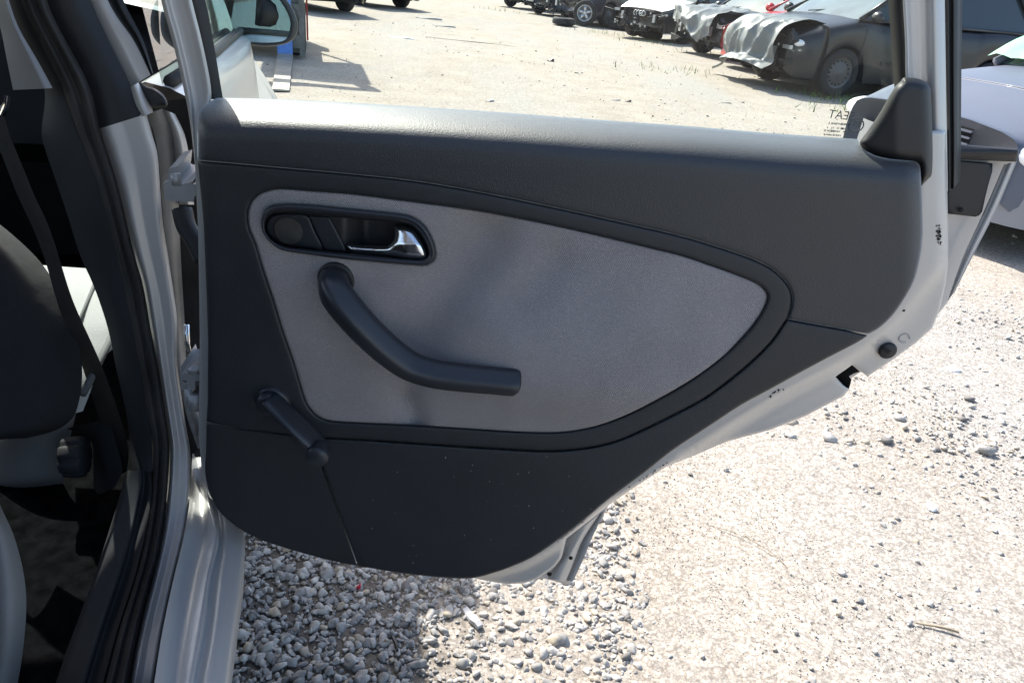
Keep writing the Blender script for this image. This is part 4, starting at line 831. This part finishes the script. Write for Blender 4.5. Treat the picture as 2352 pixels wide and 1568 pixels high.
def tarp(name, label, t, Wd, prof, folds, seed, y0=-1., y1=1., hang=0., nx=60, ny=64, point=None, low=1., cut=0.):
    """cloth draped over a car front; prof is (x,z) from the bonnet over the nose to the hem, in the car's own axes"""
    g = np.random.default_rng(seed); P = cr(prof, 10); P = resample(P, nx, False); rows = []
    ph = g.uniform(0, 6, 8); fr = g.uniform(2, 9, 8); sk = g.uniform(-3, 3, 8)
    ca, sa = math.cos(t.rotation_euler.z), math.sin(t.rotation_euler.z)
    for i, (x, z) in enumerate(P):
        u = i/(nx-1); line = []
        for j in range(ny):
            v = y0*(1-cut*(1-u))+(y1-y0*(1-cut*(1-u)))*j/(ny-1); n1 = mnoise(Vector((v*1.5*low, u*1.3, seed*3.7))); n2 = mnoise(Vector((v*2.6+u*2.2, u*2.4-v*1.1, seed*1.3+9))); n3 = mnoise(Vector((v*5.1-u*3.1, u*4.7, seed+21.)))
            k = n1*1.1+(.5-abs(n2)*1.6)*.7+(.3-abs(n3))*.25; k2 = .55-abs(n2)*1.9+(.25-abs(n3))*.6
            a = folds*(.35+u); zz = z+hang*u*(v*v)*(1 if v < 0 else .3)+(.36*u*u*min(1, abs(v-point)*1.3) if point is not None else 0)+.05*k2*(1-u)+ (.05*k if u > .9 else 0)
            lx_, ly_ = x+a*k+.06*k2*u-.18*max(0, abs(v)-.75)*2*(.3+u), v*Wd/2*1.02+.03*k
            line.append((t.location.x+lx_*ca-ly_*sa, t.location.y+lx_*sa+ly_*ca, max(.03, zz)))
        rows.append(line)
    o = MB().grid(rows).build(name, tarpM, None, True); tag(o, label, 'tarpaulin'); return o

hv = np.array([-.89, -.455])
_n = PZ(1904, 221, 0); VWX, VWY = (_n[:2]+hv*.88-np.array([-hv[1], hv[0]])*.77); _h = np.array([-.94, -.34]); VWX, VWY = (_n[:2]+_h*.88-np.array([-_h[1], _h[0]])*.77)
GP = 'cars parked along the right edge of the yard'
vw = yard_car('parked_minivan', 'black minivan with a crumpled grey tarpaulin over its nose and plain steel wheels', (VWX, VWY), _h, pBlack, L=4.4, Wd=1.8, hn=.76, hc=1.02, xc=1.0, xr0=1.95, xr1=3.9, xt=4.3, H=1.66, ax1=.88, ax2=3.6, r=.325, lamps=True, grille=False, group=GP, cat='minivan')
clutter(vw, 1.8, 3)
tarp('grey_tarpaulin', 'large crumpled grey tarpaulin hanging over the front of the black minivan', vw, 1.8, [(-.70, .93), (-.45, .96), (-.1, .93), (.10, .82), (.15, .60), (.10, .42), (.22, .30)], .10, 5, -.98, .72, -.22, low=.8, cut=.3)
c2 = yard_car('parked_hatchback', 'black hatchback with a smooth grey tarpaulin over its bonnet and no front bumper', (2.95, 15.7), hv, pBlack, L=4.1, Wd=1.72, hn=.66, hc=.90, group=GP, lamps=False, grille=False)
clutter(c2, 1.72, 8)
tarp('grey_tarpaulin', 'smaller smooth grey tarpaulin lying pointed over the bonnet of the black hatchback', c2, 1.72, [(-.9, .95), (-.6, .90), (-.2, .82), (.06, .70), (.12, .50), (.13, .28)], .04, 15, -1.05, .65, 0, point=.25, low=.6)
red = yard_car('parked_hatchback', 'red hatchback wedged between the two tarpaulin covered black cars', tuple((PZ(1664, 70, .6)+np.array([-hv[1], hv[0], 0])*-.0+np.array([.56, -.83, 0])*.55)[:2]), hv, pRed, L=3.9, Wd=1.65, hn=.72, hc=.98, group=GP, bumper=pRed)
MB().grid([[(x_, y, z) for (x_, y) in [(-.34, -.84), (-.09, -.74), (.04, -.42), (.07, 0), (.04, .42), (-.09, .74), (-.34, .84)]] for z in (.47, .53)]).build('bumper_strip', blackM, red, True)
au = yard_car('parked_saloon', 'white saloon with chrome grille and its front bumper missing', (2.15, 18.9), (-.70, -.71), pBlack, L=4.5, Wd=1.77, hn=.68, hc=.92, group=GP, lamps=False, bonnet=pWhite)
clutter(au, 1.77, 11, .62)
for k in range(4):
    mb = MB(); c = np.array([.035, -.12+k*.08, .58]); mb.tube([c+np.array([0, math.cos(a)*.055, math.sin(a)*.055]) for a in np.linspace(0, 6.283, 17)], .008, 5); mb.build('emblem_ring', chrM, au, True)
dk = yard_car('wrecked_car', 'dark wrecked car stripped to its front frame, behind a leaning alloy wheel', (.55, 22.6), (-.70, -.71), pDk, L=4.3, Wd=1.75, hn=.80, hc=1.0, group=GP, lamps=False, grille=False)
clutter(dk, 1.75, 21, .8)
d2 = yard_car('wrecked_car', 'farthest dark wrecked car at the left end of the row', (-1.5, 28.2), (-.70, -.71), pDk, L=4.3, Wd=1.75, hn=.80, hc=1.0, group=GP, lamps=False, grille=False)
clutter(d2, 1.75, 31, .8)
d3 = yard_car('wrecked_car', 'stripped black car with a pale panel hanging from its nose, near the row end', (-.4, 25.2), (-.70, -.71), pBlack, L=4.2, Wd=1.75, hn=.80, hc=1.0, group=GP, lamps=False, grille=False)
clutter(d3, 1.75, 41, .8); MB().box((.06, -.3, .55), (.05, .3, .35)).build('hanging_panel', jambM, d3)
sv = yard_car('parked_car', 'silver blue car just beyond the open door with green film over its windscreen', tuple(PZ(2125, 287, .58)[:2]), (-.955, -.30), pSilv, L=4.0, Wd=1.62, hn=.66, hc=.90, xc=1.15, xr0=1.9, r=.29, group=GP, bumper=greyBump, mirrors=False, lampw=.25)
G = [[tuple(np.array([-1.08-.55*f, -.78+.9*v, .945+.30*f+.02*math.sin(9*v+5*f)+.012*math.sin(23*v)])) for v in np.linspace(0, 1.6, 24)] for f in np.linspace(0, 1, 10)]
gf = MB().grid(G); ca, sa = math.cos(sv.rotation_euler.z), math.sin(sv.rotation_euler.z)
gf.V = [(sv.location.x+x*ca-y*sa, sv.location.y+x*sa+y*ca, z) for x, y, z in gf.V]
tag(gf.build('green_film', filmM, None, True), 'sheet of green plastic film laid over the windscreen of the silver blue car', 'plastic film')
gv_ = yard_car('parked_van', 'grey van with green film in its rear side window, beyond the silver blue car', tuple(PY(2085, 90, 12.8)[:2]), (-.83, -.56), pGrey, L=4.2, Wd=1.75, hn=.85, hc=1.08, xc=.9, xr0=1.5, xr1=3.6, xt=4.0, H=1.8, group=GP, film=filmM, cat='van')
MB().box((-2.2, .876, .70), (2.3, .012, .36)).build('door_panel', pWhite, gv_)
# loose wheels and tyres
def loose_wheel(px, py, label, spokes=5):
    p = PZ(px, py, 0); t = thing('alloy_wheel', label, 'wheel', (p[0], p[1], 0), R(168)); wheel(t, 0, 0, .33, .21, alloyM, spokes, 1); return t
loose_wheel(1340, 60, 'silver five spoke alloy wheel leaning in front of the dark wreck')
def tyre(px, py, label, z=0):
    p = PZ(px, py, 0); t = MB().lathe((0, 0, 0), (0, 0, 1), [(.0, .2), (.01, .27), (.03, .305), (.06, .315), (.13, .315), (.16, .305), (.18, .27), (.19, .2), (.1, .19), (0, .2)], 32).build('old_tyre', tyreM, None, True)
    t.location = (p[0], p[1], z); tag(t, label, 'tyre', 'old tyres lying in front of the row'); return t
tyre(1294, 58, 'old tyre lying flat beside the leaning alloy wheel'); tyre(1420, 68, 'old tyre lying flat under the nose of the white saloon'); tyre(1492, 88, 'old tyre lying flat at the right front corner of the white saloon')
# far cars on the left, only their undersides show
GL = 'cars on the far left of the yard'
yard_car('dark_car', 'dark car on the left half hidden by the forklift', (-4.3, 15.9), (.75, -.66), pDk, group=GL, hn=.75)
yard_car('pale_car', 'pale green car behind the forklift with only its sill and wheel in view', (-3.7, 19.6), (.80, -.60), mat('pale green car paint', (.45, .52, .48), .3, .3, coat=.4), group=GL)

# ------------------------------------------------------------------ forklift
fa = np.array([.30, -.954]); fang = math.atan2(fa[1], fa[0])
fk = thing('forklift', 'forklift with its forks on the ground, one fork heel painted blue', 'forklift', (-3.02, 8.35, 0), fang)
fkM = mat('worn grey steel', (.16, .16, .15), .55, .3, var=.3, vscale=8); fkB = mat('blue paint', (.10, .24, .62), .45, var=.15, vscale=12); fkY = mat('forklift body paint', (.35, .30, .06), .5, var=.2, vscale=3); fkF = mat('worn fork steel', (.33, .31, .27), .5, .4, var=.25, vscale=6)
# local x forward along the forks, y left
def fork(y, heel):
    o = MB().add([(0, y-.08, .075), (0, y+.08, .075), (2.1, y+.07, .03), (2.1, y-.07, .03), (0, y-.08, .02), (0, y+.08, .02), (2.1, y+.07, .015), (2.1, y-.07, .015)], [(0, 1, 2, 3), (4, 7, 6, 5), (0, 3, 7, 4), (1, 5, 6, 2), (0, 4, 5, 1), (3, 2, 6, 7)]).build('fork', fkF, fk)
    MB().box((-.02, y, .33), (.045, .16, .60)).build('fork_heel', heel, o)
fork(.17, fkB); fork(-.62, fkM)
for z_, h_ in ((.20, .14), (.52, .12)): MB().box((-.10, -.22, z_), (.05, 1.15, h_)).build('carriage_bar', fkM, fk)
for y in (.355, -.80): MB().box((-.13, y, .62), (.10, .06, 1.16)).build('backrest_plate', fkM, fk)
for y in (.30, -.75): MB().box((-.22, y, 1.05), (.14, .10, 1.95)).build('mast_rail', fkM, fk)
MB().box((-.22, -.22, 2.06), (.10, 1.15, .1)).build('mast_crossbar', fkM, fk)
MB().box((-.29, .415, .70), (.02, .02, 1.0)).build('red_stripe', mat('red stripe', (.35, .04, .03), .5), fk)
MB().box((-1.30, -.22, .55), (1.7, 1.05, .55)).build('chassis', fkY, fk); MB().box((-2.41, -.22, .75), (.5, 1.0, .9)).build('counterweight', fkY, fk)
for x_ in (-.55, -1.75):
    for y in (.22, -.66): MB().tube([(x_, y, .8), (x_-.1, y, 2.1)], .035, 6).build('guard_post', fkM, fk, True)
MB().grid([[(-.55-q*1.35, -.22+.52*v, 2.10+.05*(1-v*v)) for v in np.linspace(-1, 1, 7)] for q in (0, .5, 1)]).build('overhead_guard', fkM, fk)
for x_ in (-.55, -1.95):
    for y, sg in ((.30, 1), (-.74, -1)): wheel(fk, x_, y, .28, .2, steelM, 0, sg)
MB().box((-1.35, -.22, 1.0), (.5, .5, .12)).build('seat', blackM, fk); MB().box((-1.67, -.22, 1.3), (.12, .5, .6)).build('seat_back', blackM, fk)

# ------------------------------------------------------------------ litter on the ground
dkP = mat('black litter plastic', (.02, .02, .022), .5); whP = mat('white litter', (.75, .75, .73), .6); twg = mat('dry stem', (.30, .25, .18), .9); grP = mat('grey splinter', (.30, .30, .31), .6)
def bit(name, label, cat, px, py, size, m, ang=0, bend=.0):
    p = PZ(px, py, 0); ca, sa = math.cos(ang), math.sin(ang); L, w_, h = size; mb = MB(); g = np.random.default_rng(int(px*7+py)); rows = []
    for q in np.linspace(-.5, .5, 6):
        hw = w_/2*(.55+.45*math.cos(q*2.4))*g.uniform(.8, 1.15); z = h*(.6+.5*math.sin(q*5)); c = np.array([q*L, bend*math.cos(q*3.1)*L, 0])
        rows.append([c+[0, -hw, .004], c+[0, -hw*.8, z+.006], c+[0, hw*.7, z*1.15+.006], c+[0, hw, .004]])
    mb.grid(rows, True); mb.F += [[0, 1, 2, 3], [20, 23, 22, 21]]
    hz = float(gpos(np.array([p[0]]), np.array([p[1]]), np.array([0.]))[0, 2])
    mb.V = [(x*ca-y*sa, x*sa+y*ca, z) for x, y, z in mb.V]
    o = mb.build(name, m); o.location = (p[0], p[1], hz); return tag(o, label, cat)
bit('plastic_fragment', 'small black plastic fragment alone in the middle of the sunlit yard', 'fragment', 1264, 145, (.09, .07, .035), dkP, .5)
bit('plastic_fragment', 'black plastic shard just above the middle of the door ledge, right of the pale strip', 'fragment', 1443, 232, (.07, .02, .015), dkP, .2)
bit('pale_strip', 'pale strip lying beside the black shard above the door ledge', 'strip', 1415, 231, (.10, .025, .008), grP, .3)
bit('pale_strip', 'narrow pale strip on the ground left of the middle above the door ledge', 'strip', 1125, 233, (.09, .018, .012), whP, .5)
bit('flattened_scrap', 'white flattened scrap in the yard right of the forklift shadow', 'scrap', 922, 86, (.42, .14, .012), whP, -.1)
bit('wood_splinter', 'farthest grey splinter lying in the yard', 'splinter', 985, 44, (.60, .08, .03), grP, -.05)
bit('wood_splinter', 'thin grey splinter lying in the yard nearer than the farthest one', 'splinter', 1020, 59, (.5, .05, .02), grP, 0)
bit('dry_twig', 'long thin dry twig across the middle of the yard', 'twig', 1085, 98, (1.5, .03, .012), twg, -.05, .05)
bit('dry_twig', 'short dark twig near the glass marking below the black minivan', 'twig', 1668, 237, (.13, .008, .006), dkP, -.05)
bit('metal_shard', 'dark thin shard at the bottom right of the gravel', 'shard', 2148, 1448, (.085, .006, .003), twg, -.15, .04)
bit('white_scrap', 'white paper scrap on the ground under the right part of the door', 'scrap', 2138, 1163, (.022, .035, .006), whP, .2)
bit('white_scrap', 'round white flake lying right of the door lock plug', 'scrap', 2185, 852, (.05, .04, .004), whP, .1)
bit('black_stick', 'short black stick among the shaded gravel', 'stick', 905, 1480, (.045, .007, .006), dkP, -1.1, .05)
bit('red_berry', 'tiny red bead among the shaded gravel below the door', 'bead', 824, 1351, (.008, .008, .008), mat('red bead', (.5, .02, .05), .4))
bit('flat_stone', 'flat blue grey stone chip in the sunlit gravel beside the shadow edge', 'stone', 1085, 1420, (.055, .02, .006), grP, -.9)
p = [PZ(1630, 1205, .006), PZ(1700, 1228, .012), PZ(1775, 1270, .012), PZ(1822, 1318, .005)]
tag(MB().tube(cr(p, 8), .0009, 5).build('grass_stem', twg, None, True), 'long curved dry grass stem lying on the sunlit gravel', 'stem')
# grass tufts at the feet of the row
grassM = mat('weed green', (.10, .17, .035), .8, var=.4, vscale=5); mb = MB(); g = np.random.default_rng(5)
for px, py, n_, sp in ((1160, 28, 60, .5), (1380, 78, 80, .5), (1500, 100, 60, .5), (1330, 150, 0, .4), (1570, 165, 40, .35), (1310, 150, 0, .4), (1480, 160, 40, .5), (2010, 262, 130, .45), (1960, 240, 60, .4), (1880, 222, 60, .4), (1620, 126, 50, .5)):
    c = PZ(px, py, 0)
    for _ in range(n_):
        b = c+np.array([g.normal(0, sp), g.normal(0, sp*.5), 0]); h = g.uniform(.03, .13); d = np.array([g.normal(0, .04), g.normal(0, .04), h]); s_ = np.array([g.normal(0, .004), .004, 0])
        mb.add([b-s_, b+s_, b+d*.6+s_*.7, b+d], [(0, 1, 2, 3)])
o = mb.build('grass', grassM); o['kind'] = 'stuff'
